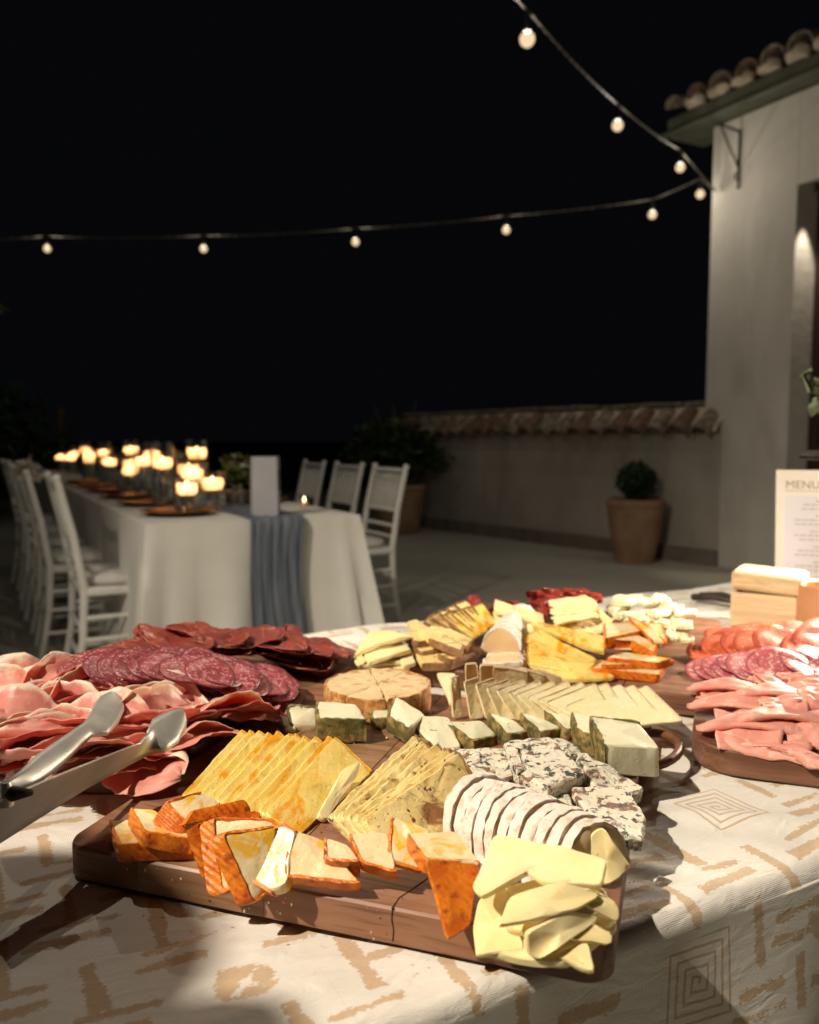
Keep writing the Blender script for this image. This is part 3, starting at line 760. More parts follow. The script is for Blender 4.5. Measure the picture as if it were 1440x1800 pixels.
# the split
m = MB(); cr = [(.2485, -.0006), (.2488, .012), (.2545, .026), (.2590, .040), (.2680, .058)]
for i in range(len(cr) - 1):
    a, b = cr[i], cr[i + 1]; m.add([(a[0] - .0006, a[1], .0242), (a[0] + .0006, a[1], .0242), (b[0] + .0004, b[1], .0242), (b[0] - .0004, b[1], .0242), (a[0] - .0006, a[1], .0237), (a[0] + .0006, a[1], .0237), (b[0] + .0004, b[1], .0237), (b[0] - .0004, b[1], .0237)], [(0, 1, 2, 3), (4, 7, 6, 5), (0, 4, 5, 1), (2, 6, 7, 3)])
m.tube([(.2485, -.0001, .0235), (.2480, -.0001, .017), (.2492, -.0001, .010), (.2486, -.0001, .003)], .0004, 5)
m.obj('crack', m_simple('crack_shadow', (.012, .006, .004), (.02, .01, .006), 30, .95), nb)
def handle(parent, x, y, ang=0):
    m = MB(); pts = []
    for k in range(15):
        a = math.pi * k / 14; pts.append((x + .034 * math.sin(a), y + .048 * math.cos(a), .013 + .006 * math.sin(a)))
    m.tube(pts, .0045, 8)
    for s in (-1, 1): m.lathe([(.008, -.008), (.009, 0), (.008, .008)], 12, (x - .001, y + s * .048, .013))
    return m.obj('handle', m_simple('brown_leather', (.10, .035, .015), (.18, .07, .03), 40, .45), parent, 60)
handle(nb, .379, .345)
bb = board('back_cheese_board', 'rectangular reddish board of cheeses and red dried meat, next to the wooden box', (-.035, 1.03), -21, .405, .43, .022, [.11, .2, .3], [WALNUT2, WALNUT, WALNUT2, WALNUT2])
lb = board('oval_ham_board', 'rounded brown board piled with cured ham, salami and dark cured meat', (0, 0), 0, .36, .47, .075, [.12, .25], [OAK, WALNUT2, OAK])
ca = math.atan2(.907, .42) - math.pi / 2
lb.rotation_euler.z = ca; cc = Vector((-.300, .955, TZ + .0025)); off = Matrix.Rotation(ca, 3, 'Z') @ Vector((.18, .235, 0)); lb.location = cc - off
rb = board('cold_cut_board', 'thick split board with rounded corner carrying pink cold cuts and red sausage', (.262, .742), -21, .40, .40, .045, [.135, .28], [WALNUT2, OAK, WALNUT2])

# ------------------------------------------------------------------ cheeses on the walnut board
G = 'orange-rinded slices on the walnut board'; LO = 'ivory cheese slice with bright orange rind, in the row along the walnut board edge'
ORS = [
 ([(193,1442,13),(225,1441,13),(341,1479,13),(211,1484,13)], 12, [3,2], None),
 ([(230,1420,26),(268,1421,26),(341,1474,17),(254,1460,25)], 11, [3,2], None),
 ([(292,1409,36),(355,1391,38),(390,1411,30),(333,1448,24)], 15, [3,0,2], (-.55,-.5,-.75)),
 ([(333,1427,36),(430,1405,38),(442,1425,30),(362,1446,26)], 10, [3,0,2,1], (-.5,-.55,-.7)),
 ([(385,1436,33),(456,1425,34),(461,1438,30),(395,1455,26)], 9, [3,0,1], (-.4,-.4,-.8)),
 ([(347,1447,35),(450,1441,36),(425,1530,5),(376,1532,3)], 9, [3,0], (-.8,.05,-.5)),
 ([(375,1438,38),(486,1441,38),(415,1561,3),(391,1563,2)], 10, [3,0,2], (-.8,.05,-.4)),
 ([(392,1466,38),(486,1452,38),(470,1570,3),(446,1585,1)], 10, [3,0,2], (-.8,.05,-.35)),
 ([(491,1448,38),(520,1460,36),(504,1556,12),(476,1568,9),(433,1540,12)], 10, [4,3,0], None),
 ([(513,1457,36),(570,1475,30),(634,1552,14),(501,1538,16)], 11, [3,2], None),
 ([(571,1471,32),(612,1482,30),(634,1514,24),(574,1510,25)], 15, [3,2], None),
 ([(614,1463,36),(681,1462,36),(698,1532,20),(636,1514,24)], 13, [3,2], None),
 ([(689,1434,44),(760,1461,38),(742,1530,18),(684,1512,24)], 12, [3,2], None),
 ([(717,1465,44),(803,1461,42),(845,1515,38),(747,1509,41)], 9, [3,2], None)]
for i_, (q, th, rd, dn) in enumerate(ORS):
    slice_px(q, th, P_OR, ORD[13 - i_] + ' orange-rinded cheese slice counted from the glossy orange wedge end on the walnut board', 'cheese slice', G, rind=rd, rmat=RIND_OR, rth=.0015, down=dn, ramp=.0005)
q = slice_px([(746,1508,41),(843,1517,38),(829,1630,5),(786,1655,1)], 7, RIND_OR, 'glossy orange wedge end tipping over the row of orange-rinded slices', 'cheese wedge', None, name='cheese_wedge', rind=[0], rmat=P_OR)
lean_fan((316,1396,12), (420,1281,30), (466,1428,14), (590,1296,32), 11, .034, 5, P_YE, (lambda it=(iter(range(10, -1, -1))): ORD[next(it)] + ' long yellow slice counted from the single cream slice in the amber-rinded fan'), 'cheese slice', 'yellow fan on the walnut board', rind=[2], rmat=RIND_YE, amp=.0005)
slice_px([(558,1434,8),(576,1442,4),(630,1360,16),(636,1336,24),(606,1350,22)], 5, P_BU, 'single cream slice wedged between the yellow fan and the speckled fan', 'cheese slice', None)
lean_fan((575,1434,16), (728,1292,38), (642,1440,22), (812,1322,42), 9, .030, 5, P_BR, (lambda it=(iter(range(8, -1, -1))): ORD[next(it)] + ' brown-speckled slice counted from the white-rinded log in the leaning fan'), 'cheese slice', 'speckled fan on the walnut board', rind=[2], rmat=RIND_BR, rth=.0012, ramp=.0010, amp=.0012, freq=160)
# white-rinded log: half discs in a row
def half_disc(c, ax, r, h, n=9):
    sd_ = Vector((-ax.y, ax.x, 0)); return [c + sd_ * (r * math.cos(math.pi * k / n)) + Vector((0, 0, .001 + h * math.sin(math.pi * k / n) ** .85)) for k in range(n + 1)]
def log(p0, p1, n, r, h, label, group, lean=.30):
    ax = (p1 - p0); ax.z = 0; ax.normalize()
    for i in range(n):
        f = i / (n - 1); c = p0.lerp(p1, f); k = 1 - .10 * abs(f - .4)
        pts = half_disc(c, ax, r * k * random.uniform(.96, 1.04), h * k * random.uniform(.96, 1.04))
        pts = [p - ax * (p.z - c.z) * lean for p in pts]
        N = len(pts)
        nn = newell(pts); dn = -ax
        t_ = (p1 - p0).length / n * .84
        SEED[0] += 1
        vs, fs, o, src, nn, d, _ = slab_raw(pts, t_, dn, SEED[0])
        ob = mesh_obj('cheese_slice', vs, fs, P_BRIE, None, 40); cen = recentre(ob); tag(ob, label % ORD[i], 'cheese slice', group)
        rr2 = rind_mesh(o, src, set(range(N - 1)), t_, d, .0017, .0012, seed=SEED[0])
        mesh_obj('rind', [v - cen for v in rr2[0]], rr2[1], RIND_BRIE, ob, 60)
def slab_raw(pts, t, d, seed):
    o, src = densify(pts, .004); c = sum(o, Vector()) / len(o); N = len(o); b = min(.0008, t * .2)
    rings = [[p.lerp(c, .5) + d * t for p in o], [p + (c - p).normalized() * b + d * t for p in o], [p + d * (t - b) for p in o], [p + d * b for p in o], [p + (c - p).normalized() * b for p in o], [p.lerp(c, .5) for p in o]]
    vs = [c + d * t] + [p for r in rings for p in r] + [c]
    vs = [p + noise.noise_vector(p * 110 + Vector((seed, 0, 0))) * .0007 for p in vs]; fs = []
    for i in range(N): fs.append((0, 1 + (i + 1) % N, 1 + i))
    for r in range(len(rings) - 1):
        for i in range(N): j = (i + 1) % N; a = 1 + r * N; fs.append((a + i, a + j, a + N + j, a + N + i))
    a = 1 + (len(rings) - 1) * N; L_ = len(vs) - 1
    for i in range(N): fs.append((a + i, a + (i + 1) % N, L_))
    n = newell(pts)
    if n.dot(d) > 0: fs = [tuple(reversed(f)) for f in fs]
    return vs, fs, o, src, n, d, len(pts)
log(on(858,1462,BT), on(1058,1552,BT), 11, .037, .036, '%s white-rinded soft slice counted from the speckled fan in the long log', 'white-rinded log on the walnut board')
LB = 'crumbly slab of blue-veined cheese lying by the white-rinded log'; GB = 'blue cheese slabs on the walnut board'
for q, th in [([(788,1319,14),(891,1312,16),(903,1360,14),(832,1374,12)], 11), ([(1010,1319,16),(1074,1344,16),(1130,1386,13),(1118,1393,12),(1058,1391,14),(1028,1358,18)], 12),
              ([(952,1292,18),(993,1294,18),(1030,1322,16),(1002,1328,16)], 12), ([(948,1394,12),(997,1386,12),(1024,1430,10),(1014,1444,8),(974,1418,10)], 9),
              ([(1000,1381,15),(1038,1380,16),(1108,1388,14),(1141,1444,11),(1134,1474,9),(1078,1470,12)], 11), ([(888,1303,27),(952,1292,27),(1030,1356,24),(963,1387,22),(905,1360,25)], 12), ([(888,1302,30),(908,1306,30),(922,1352,28),(906,1360,27)], 5), ([(812,1318,18),(838,1316,18),(846,1338,17),(822,1344,16)], 5)]:
    slice_px(q, th, P_BLUE, LB, 'cheese slab', GB, name='cheese_slab', amp=.0021, freq=95, bev=.0016, smooth=32, step=.0032)
rn = random.Random(2)
for i in range(14):
    a, b = rn.choice([(870,1385),(930,1400),(1040,1480),(1130,1480),(800,1335),(960,1395),(1000,1440),(920,1385)]); a += rn.uniform(-14, 14); b += rn.uniform(-6, 6)
    s = rn.uniform(4, 8); slice_px([(a, b, 5), (a + s, b - 1, 5), (a + s * 1.1, b + s * .6, 4), (a + 1, b + s * .7, 4)], 4, P_BLUE, 'small loose crumb of blue-veined cheese among the slabs', 'crumb', 'blue cheese crumbs', name='cheese_crumb', amp=.0008, bev=.0008, step=.002)
LF = 'butter-yellow cheese slice drooping in the loose pile on the walnut board corner'; GF = 'butter-yellow pile on the walnut board'
for q, th in [([(846,1572,12),(950,1545,20),(1062,1560,20),(1086,1625,12),(1000,1690,6),(925,1682,6),(842,1668,6)], 6), ([(880,1560,24),(1000,1530,34),(1064,1560,28),(1050,1620,16),(960,1650,14),(890,1630,16)], 6), ([(841,1579,24),(891,1559,26),(926,1668,7),(838,1679,6),(833,1629,9)], 4.5), ([(974,1679,9),(1035,1656,13),(1051,1714,4),(1024,1707,4)], 5), ([(999,1651,16),(1035,1618,22),(1081,1643,16),(1081,1661,12)], 6),
              ([(924,1643,22),(1002,1596,32),(1058,1610,24),(1041,1626,21),(974,1671,14),(947,1690,6),(927,1682,8)], 5), ([(1038,1560,38),(1081,1583,32),(1092,1598,28),(1088,1623,20),(1025,1592,32)], 6),
              ([(877,1626,28),(897,1573,36),(997,1545,44),(1058,1573,36),(1016,1598,32),(947,1614,30)], 5), ([(885,1600,20),(925,1580,24),(1000,1640,14),(950,1660,12)], 5), ([(960,1580,34),(1040,1560,40),(1080,1600,26),(1000,1625,24)], 5),
              ([(830,1557,36),(872,1466,52),(994,1488,54),(1070,1511,51),(1061,1556,43),(950,1550,42),(915,1524,44),(847,1579,33)], 4.5)]:
    slice_px(q, th, P_BU, LF, 'cheese slice', GF, amp=.0008, freq=70, bev=.0009, smooth=42)
slice_px([(1040,1466,30),(1062,1452,34),(1080,1478,26),(1112,1526,8),(1072,1558,4),(1030,1545,6)], 6, P_BU, 'triangular yellow end slice leaning on the white-rinded log', 'cheese slice', None, amp=.0009)
LH = 'ivory cheese piece with a dark herb-crusted rind, in the row before the pale fan'; GH = 'herb-crusted pieces on the walnut board'; herb_label = (lambda it=(iter(range(11, -1, -1))): ORD[next(it)] + ' herb-crusted ivory piece counted from the big block end of the row')
for q, th, rd, dn in [([(494,1262,8),(512,1258,8),(520,1278,6),(500,1280,5)], 6, [3], None), ([(506,1239,24),(560,1244,22),(558,1274,6),(514,1276,6)], 12, [3,0], (.1,.3,-1)), ([(558,1233,26),(626,1236,26),(643,1264,25),(560,1263,25)], 22, [3,2], (0,.12,-1)),
              ([(655,1243,16),(682,1243,16),(684,1262,12),(655,1262,12)], 12, [2,3], None), ([(695,1223,36),(748,1254,26),(720,1280,20),(682,1258,23)], 16, [3,2], (0,.2,-1)), ([(721,1257,25),(789,1259,24),(812,1313,4),(768,1318,3),(737,1289,12)], 10, [4,3], None),
              ([(785,1269,20),(847,1266,20),(874,1292,9),(832,1302,10)], 12, [3,2], (0,.1,-1)), ([(858,1253,22),(905,1266,20),(926,1286,11),(892,1291,12)], 12, [3,2], (0,.1,-1)), ([(916,1253,22),(960,1263,20),(987,1280,12),(950,1287,13)], 12, [3,2], (0,.1,-1)),
              ([(958,1247,22),(1000,1260,20),(1014,1278,14),(996,1284,13)], 12, [3,2], (0,.1,-1)), ([(1005,1252,26),(1035,1257,26),(1050,1292,22),(1016,1282,22)], 20, [3,2], (0,.1,-1)), ([(1037,1258,36),(1124,1269,36),(1160,1316,24),(1064,1309,33)], 26, [3,0], (.06,.03,-1))]:
    slice_px(q, th, P_HE, herb_label, 'cheese piece', GH, name='cheese_piece', rind=rd, rmat=RIND_HE, rth=.0022, ramp=.0016, down=dn, amp=.0007)
LP = 'thin pale cheese slice standing in the short back row of the pale fan'; GP = 'pale fan on the walnut board'
fan_px([(818,1166,50),(838,1163,50),(844,1228,5),(822,1228,5)], [(938,1174,42),(990,1190,34),(990,1228,5),(930,1228,5)], 6, 3, P_PA, LP, 'cheese slice', GP, rind=[0], rmat=RIND_PA, rth=.0007, ramp=.0002, amp=.0004)
fan_px([(793,1194,44),(808,1188,45),(813,1262,2),(797,1264,2)], [(1030,1248,13),(1136,1204,22),(1200,1266,8),(1128,1272,7)], 14, 3, P_PA, (lambda it=(iter(range(14))): ORD[next(it)] + ' thin pale slice from the lone slice in the pale fan front row'), 'cheese slice', GP, ease=.92, rind=[0, 1], rmat=RIND_PA, rth=.0007, ramp=.0002, amp=.0004)
slice_px([(768,1182,10),(800,1182,12),(800,1218,6),(790,1236,4)], 5, P_PA, 'lone pale slice lying between the round cheese and the pale fan', 'cheese slice', None)
cr0 = on(664, 1200, BT + .026); cr0.z = BT
for k in range(8):
    a0, a1 = math.pi * k / 4 + .2 + .012, math.pi * (k + 1) / 4 + .2 - .012
    pts = [cr0 + Vector((.0008 * math.cos((a0 + a1) / 2), .0008 * math.sin((a0 + a1) / 2), .0255))] + [cr0 + Vector((.0555 * math.cos(a0 + (a1 - a0) * j / 6), .0555 * math.sin(a0 + (a1 - a0) * j / 6), .0255 + random.uniform(-.001, .001))) for j in range(7)]
    slice_w(pts, .0245, P_RO, 'wedge of a small round toasted cheese with a mottled brown crust', 'cheese wedge', 'wedges of the round cheese', name='cheese_wedge', rind=[1, 2, 3, 4, 5, 6], rmat=RIND_RO, rth=.0018, ramp=.0010, amp=.0010)

rn = random.Random(17)
for i in range(46):                      # crumbs scattered on the walnut board
    a, b = rn.choice([(260, 1545), (330, 1560), (640, 1600), (720, 1570), (540, 1410), (660, 1290), (1090, 1400), (1110, 1540), (480, 1590), (690, 1640), (760, 1250), (560, 1450)])
    a += rn.uniform(-60, 60); b += rn.uniform(-14, 14) + (0 if a > 300 else -20); k = rn.uniform(2.2, 5.5)
    mt = rn.choice([P_OR, P_BU, RIND_OR, P_HE, RIND_HE])
    slice_px([(a, b, 2.2), (a + k, b - k * .2, 2.4), (a + k * .9, b + k * .7, 1.8), (a - k * .1, b + k * .5, 2)], 2.0, mt, 'tiny crumb of cheese or rind scattered on the walnut board', 'crumb', 'crumbs on the walnut board', name='cheese_crumb', amp=.0005, bev=.0004, step=.0015)

# ------------------------------------------------------------------ cheeses on the back board
LJ = 'buttery slice in the neat pile at the corner of the back board'; GJ = 'buttery pile on the back board'
for q, th in [([(624,1158,8),(709,1152,8),(720,1172,6),(630,1178,6)], 5), ([(696,1138,16),(724,1136,16),(730,1164,12),(706,1168,12)], 6), ([(628,1150,16),(712,1142,16),(720,1160,13),(634,1170,12)], 5), ([(634,1142,26),(704,1122,28),(722,1142,22),(650,1164,20)], 5), ([(649,1110,40),(676,1108,40),(724,1114,36),(671,1130,33),(624,1152,26)], 5)]:
    slice_px(q, th, P_BU, LJ, 'cheese slice', GJ, amp=.0014, freq=55)
LK = 'dark-rinded cheese slice lying beside the buttery pile'; GK = 'dark-rinded slices on the back board'
for q, th in [([(731,1148,14),(784,1143,14),(830,1150,12),(791,1166,10),(742,1166,10)], 9), ([(770,1150,18),(826,1140,18),(836,1146,16),(792,1160,15)], 7), ([(718,1126,22),(770,1120,22),(800,1136,20),(740,1146,18)], 9), ([(698,1110,32),(742,1112,32),(776,1123,28),(733,1128,28)], 9), ([(755,1099,34),(789,1105,34),(833,1123,28),(820,1136,26),(778,1116,30)], 9), ([(715,1092,40),(731,1089,40),(814,1134,30),(811,1144,28),(755,1122,34)], 9)]:
    slice_px(q, th, P_BR, LK, 'cheese slice', GK, rind=[2, 3], rmat=RIND_BR, amp=.0009)
LLb = 'small brown-edged slice standing in the tight fan beside the red dried meat'; GL = 'brown-edged fan on the back board'
fan_px([(746,1092,28),(762,1078,32),(800,1104,16),(780,1112,12)], [(800,1062,44),(818,1056,46),(846,1080,30),(828,1086,26)], 5, 5, P_BR, LLb, 'cheese slice', GL, rind=[0, 3], rmat=RIND_BR, amp=.0007)
fan_px([(776,1082,36),(792,1075,38),(842,1117,14),(828,1123,12)], [(832,1066,46),(850,1060,48),(876,1094,24),(858,1100,20)], 8, 5, P_YE, LLb, 'cheese slice', GL, rind=[0, 3], rmat=RIND_BR, amp=.0007)
for q_ in ([(846,1180,9),(924,1176,9),(920,1156,9),(852,1158,9)], [(853,1168,19),(918,1163,19),(914,1146,19),(860,1148,19)]):
    slice_px(q_, 8.5, P_BRIE, 'white-rinded soft slice lying flat before the upright log', 'cheese slice', 'flat white-rinded slices on the back board', rind=[0, 1, 2, 3], rmat=RIND_BRIE, rth=.002, ramp=.0012)
log(on(884, 1152, BT), on(918, 1104, BT), 9, .026, .040, '%s white-rinded soft slice from the flat slices in the back board log', 'white-rinded log on the back board', .1)
LN = 'yellow slice in the stacked wedge with amber rind on the back board'; GN = 'yellow wedge on the back board'
fan_px([(926,1172,8),(938,1156,10),(1050,1172,9),(1040,1186,6)], [(926,1118,42),(946,1106,46),(1050,1158,18),(1034,1170,12)], 9, 4.5, P_YE, LN, 'cheese slice', GN, rind=[0], rmat=RIND_YE, amp=.0007)
slice_px([(935,1097,36),(945,1092,36),(1064,1118,30),(1063,1144,18),(1018,1130,22)], 8, P_YE, 'long amber-spotted slice behind the stacked yellow wedge', 'cheese slice', None, amp=.0007)
slice_px([(942,1180,8),(1065,1178,8),(1082,1190,7),(983,1194,7)], 6, P_YE, 'flat yellow slice lying under the stacked wedge on the back board', 'cheese slice', None)
for q in ([(866,1074,30),(955,1098,28),(950,1112,24),(866,1092,26)], [(869,1053,46),(956,1080,40),(957,1092,36),(868,1070,40)]):
    slice_px(q, 8, P_BU, 'long pale yellow baton lying beside the red dried meat', 'cheese baton', 'pale batons on the back board', name='cheese_baton')
LQ = 'thin yellow slice curving in the loose stack beside the pale crumbled cheese'; GQ = 'curved yellow stack on the back board'
fan_px([(966,1104,30),(1030,1078,40),(1050,1112,22),(1040,1120,18)], [(990,1072,44),(1050,1068,46),(1076,1086,38),(1072,1108,26)], 7, 4, P_BU, LQ, 'cheese slice', GQ, amp=.001)
fan_px([(970,1090,40),(1040,1074,46),(1052,1082,44),(980,1096,38)], [(962,1056,50),(1030,1046,56),(1050,1056,54),(985,1064,50)], 6, 4, P_BU, LQ, 'cheese slice', GQ, amp=.0012)
LR = 'orange-rinded slice in the heap beside the pale crumbled cheese'; GR = 'orange-rinded heap on the back board'
for q, th, rd in [([(1042,1175,12),(1058,1160,14),(1170,1170,12),(1157,1186,10)], 9, [3,2,0]), ([(1056,1168,18),(1090,1156,20),(1186,1160,18),(1160,1168,17)], 6, [3,2,0]), ([(1068,1156,24),(1096,1146,24),(1181,1157,22),(1155,1165,20)], 7, [3,2,0]), ([(1066,1124,34),(1108,1110,38),(1156,1130,32),(1150,1146,28),(1108,1124,33)], 13, [4,3,2,0]), ([(1063,1096,42),(1122,1094,42),(1124,1110,40),(1065,1122,36)], 13, [3,2,1,0]), ([(1103,1083,50),(1136,1098,48),(1166,1126,40),(1146,1124,38)], 7, [3,0]), ([(1140,1094,46),(1164,1096,44),(1172,1126,38),(1152,1116,40)], 8, [0,1,2])]:
    slice_px(q, th, P_OR, LR, 'cheese slice', GR, rind=rd, rmat=RIND_OR)
rn = random.Random(8); LC = 'pale crumbled blue cheese chunk in the heap at the corner of the back board'; GC = 'crumbled cheese on the back board'
for lay, (hh, cnt) in enumerate(((12, 22), (24, 20), (34, 14))):
    for i in range(cnt):
        a, b = rn.uniform(1078, 1208), rn.uniform(1046, 1126)
        if b > 1126 - (1190 - a) * .0 or (a < 1130 and b > 1096) or (lay == 2 and not 1085 < a < 1195): continue
        ln, wd2, th = rn.uniform(18, 40), rn.uniform(7, 13), rn.uniform(-.5, .5)
        q = [(a + ln * (c1 * math.cos(th) - c2 * math.sin(th) * .4), b + wd2 * .6 * c2 + ln * c1 * math.sin(th) * .4, hh + rn.uniform(-3, 5)) for c1, c2 in ((-.5, -.5), (.1, -.6), (.5, -.4), (.45, .5), (-.1, .6), (-.5, .4))]
        slice_px(q, rn.uniform(6, 11), P_BLUE2, LC, 'cheese chunk', GC, name='cheese_chunk', amp=.0022, freq=90, bev=.0015)
for i in range(16):
    a, b = rn.uniform(815, 960), rn.uniform(1046, 1066); s = rn.uniform(14, 24)
    slice_px([(a, b, 26 + rn.uniform(-6, 14)), (a + s, b - 2, 28), (a + s * 1.2, b + 9, 22), (a + 4, b + 11, 20)], 13, PASTE, 'glossy dark red chunk of dried meat in the heap behind the cheeses', 'meat chunk', 'red dried meat on the back board', name='dried_meat', amp=.0025, freq=80, bev=.003)
for i in range(14):
    a, b = rn.uniform(905, 1045), rn.uniform(1033, 1050); s = rn.uniform(18, 30)
    slice_px([(a, b, 34 + rn.uniform(-8, 8)), (a + s, b - 2, 36), (a + s * 1.2, b + 9, 30), (a + 4, b + 11, 28)], 10, PASTE, 'glossy dark red chunk of dried meat in the heap behind the cheeses', 'meat chunk', 'red dried meat on the back board', name='dried_meat', amp=.0025, freq=80, bev=.003)

# ------------------------------------------------------------------ thin meat sheets
def sheet_mesh(name, L, W, phi, seed, mat, wav=.006, na=22, nb=22, tap=.25, one_side=True, fold=None):
    vs, fs, rim = [], [], []; rn = random.Random(seed)
    o1, o2 = rn.uniform(0, 9), rn.uniform(0, 9); ph2 = phi * rn.uniform(.3, .9)
    for i in range(na + 1):
        a = -1 + 2 * i / na
        wl = W * (1 - tap * a * a) * (1 + .22 * noise.noise(Vector((a * 1.7 + o1, o2, 0)))) * (max(0.02, 1 - abs(a) ** 5) ** .5)
        for j in range(nb + 1):
            b = -1 + 2 * j / nb
            f = (a + 1) / 2; ph = phi * (1 - f) + ph2 * f
            aa = a + .08 * noise.noise(Vector((b * 2 + o2, o1, 3)))
            s = b * wl / 2 * (1 + .05 * abs(b) ** 3 * noise.noise(Vector((a * 7 + o1, b * 3, 5))))
            if abs(ph) > .05: r = wl / 2 / ph; y = r * math.sin(s / r); z = r * (1 - math.cos(s / r))
            else: y, z = s, 0
            if fold is not None:      # folded over along a slanting line
                y0 = (fold + .25 * a) * wl / 2; rf = .0028 + .002 * abs(noise.noise(Vector((a * 2, seed, 0))))
                if s > y0:
                    e_ = s - y0; arc = math.pi * rf
                    if e_ < arc: y = y0 + rf * math.sin(e_ / rf); z = rf * (1 - math.cos(e_ / rf))
                    else: y = y0 - (e_ - arc); z = 2 * rf + (e_ - arc) * .10
                else: y, z = s, 0
            z += wav * .45 * noise.noise(Vector((a * 5.5 + o2, b * 4.5 + o1, 4))) + wav * math.sin(a * 3.1 + o1) * (1 + .5 * b) + wav * .9 * noise.noise(Vector((a * 2.2 + o1, b * 2.0 + o2, 1)))
            y += wav * .5 * noise.noise(Vector((a * 2.5, b * 2.5, o1)))
            vs.append((aa * L / 2, y, z)); rim.append(max((b + 1) / 2 if one_side else abs(b), abs(a) ** 3 * .94))
    for i in range(na):
        for j in range(nb): k = i * (nb + 1) + j; fs.append((k, k + nb + 1, k + nb + 2, k + 1))
    z0 = min(v[2] for v in vs); vs = [(v[0], v[1], v[2] - z0) for v in vs]
    me = bpy.data.meshes.new(name); me.from_pydata(vs, [], fs); me.update()
    at_ = me.attributes.new('rim', 'FLOAT', 'POINT'); at_.data.foreach_set('value', rim)
    me.polygons.foreach_set('use_smooth', [True] * len(fs)); me.materials.append(mat); return me
def disc_mesh(name, r, seed, mat, warp=.003, rings=5, n=26):
    rn = random.Random(seed); o = rn.uniform(0, 20); vs = [(0, 0, 0)]; rim = [0]; fs = []
    for i in range(1, rings + 1):
        for k in range(n):
            a = 2 * math.pi * k / n; q = r * i / rings * (1 + .05 * noise.noise(Vector((math.cos(a) + o, math.sin(a), 0))))
            x, y = q * math.cos(a), q * math.sin(a)
            vs.append((x, y, warp * (noise.noise(Vector((x * 28 + o, y * 28, 0))) + .5 * (i / rings) ** 2 * math.sin(2 * a + o)))); rim.append(i / rings)
    for k in range(n): fs.append((0, 1 + k, 1 + (k + 1) % n))
    for i in range(rings - 1):
        for k in range(n): l = (k + 1) % n; a = 1 + i * n; fs.append((a + k, a + n + k, a + n + l, a + l))
    me = bpy.data.meshes.new(name); me.from_pydata(vs, [], fs); me.update()
    at_ = me.attributes.new('rim', 'FLOAT', 'POINT'); at_.data.foreach_set('value', [float(x) for x in rim])
    me.polygons.foreach_set('use_smooth', [True] * len(fs)); me.materials.append(mat); return me
def put_sheet(me, name, label, cat, group, loc, rot, thick=.0012, scale=1.0):
    o = bpy.data.objects.new(name, me); COL.objects.link(o); o.location = loc; o.rotation_euler = rot; o.scale = (scale,) * 3
    md = o.modifiers.new('thickness', 'SOLIDIFY'); md.thickness = thick; md.offset = 0
    return tag(o, label, cat, group)
def drape(me_list, name, label, cat, group, q, yaw, tilt, roll, thick=.0012, scale=1.0):
    p = on(q[0], q[1], BT + q[2] / 1000)
    return put_sheet(random.choice(me_list), name, label, cat, group, p, Euler((roll, tilt, yaw), 'XYZ'), thick, scale)
HM = [sheet_mesh('ham_slice', L_, W_, p_, s_, HAM, w_, fold=f_) for L_, W_, p_, s_, w_, f_ in ((.12, .085, .3, 1, .005, .1), (.10, .075, .7, 2, .006, None), (.11, .05, 1.8, 3, .005, None), (.13, .09, .4, 4, .006, -.1), (.10, .08, -.5, 5, .005, .35), (.12, .06, 1.3, 6, .006, None), (.105, .09, -.3, 7, .006, .2), (.11, .056, 2.2, 8, .005, None))]
LHAM = 'folded slice of pink cured ham with a pale fat edge, under the tongs'; GHAM = 'cured ham slices on the oval board'
rn = random.Random(21)
HAMP_ = []
for row, (y0, y1, cnt, hz) in enumerate(((1232, 1250, 8, 6), (1220, 1236, 7, 8), (1250, 1300, 8, 8), (1310, 1350, 6, 6), (1222, 1240, 7, 13), (1238, 1266, 7, 18), (1262, 1312, 7, 17), (1318, 1346, 4, 13), (1245, 1300, 6, 26))):
    for i in range(cnt):
        y = rn.uniform(y0, y1); xmax = 418 - max(0, y - 1215) * 1.45; f = (i + rn.uniform(.2, .8)) / cnt
        HAMP_.append((-40 + (xmax + 40) * f, y, hz + rn.uniform(-3, 5) - (14 if f > .9 else 0) * (hz > 18)))
for q in HAMP_:
    drape(HM, 'ham_slice', LHAM, 'ham slice', GHAM, q, rn.uniform(-.5, 1.1) + (math.pi if rn.random() < .45 else 0), rn.uniform(-.14, .14), rn.uniform(-.10, .32), .0007, rn.uniform(.92, 1.15))
for q, yaw, ti, ro, k in (((232, 1352, 9), .35, -.1, -.3, 1), ((262, 1352, 9), -.6, .1, .3, 4), ((330, 1316, 9), .7, 0, -.3, 0), ((400, 1268, 14), .8, .1, -.4, 3), ((430, 1250, 10), .8, .1, .2, 6), ((180, 1338, 18), .5, .1, -.2, 3), ((300, 1222, 30), 1.1, -.5, .1, 2), ((105, 1205, 34), .9, -.4, .2, 7), ((40, 1320, 24), .45, -.1, .0, 5)):
    p = on(q[0], q[1], BT + q[2] / 1000)
    put_sheet(HM[k], 'ham_slice', LHAM, 'ham slice', GHAM, p, Euler((ro, ti, yaw), 'XYZ'), .0008, .85)
SM = [disc_mesh('salami_slice', .0265, s, SAL, .004) for s in range(4)]
LS = 'marbled purple salami slice overlapping others beside the cured ham'; GS = 'salami slices on the oval board'
pathS = [(150, 1182, 40), (230, 1171, 52), (320, 1175, 50), (400, 1186, 41), (486, 1206, 19)]
def along(path, f):
    k = f * (len(path) - 1); i = min(int(k), len(path) - 2); g = k - i; return tuple(a + (b - a) * g for a, b in zip(path[i], path[i + 1]))
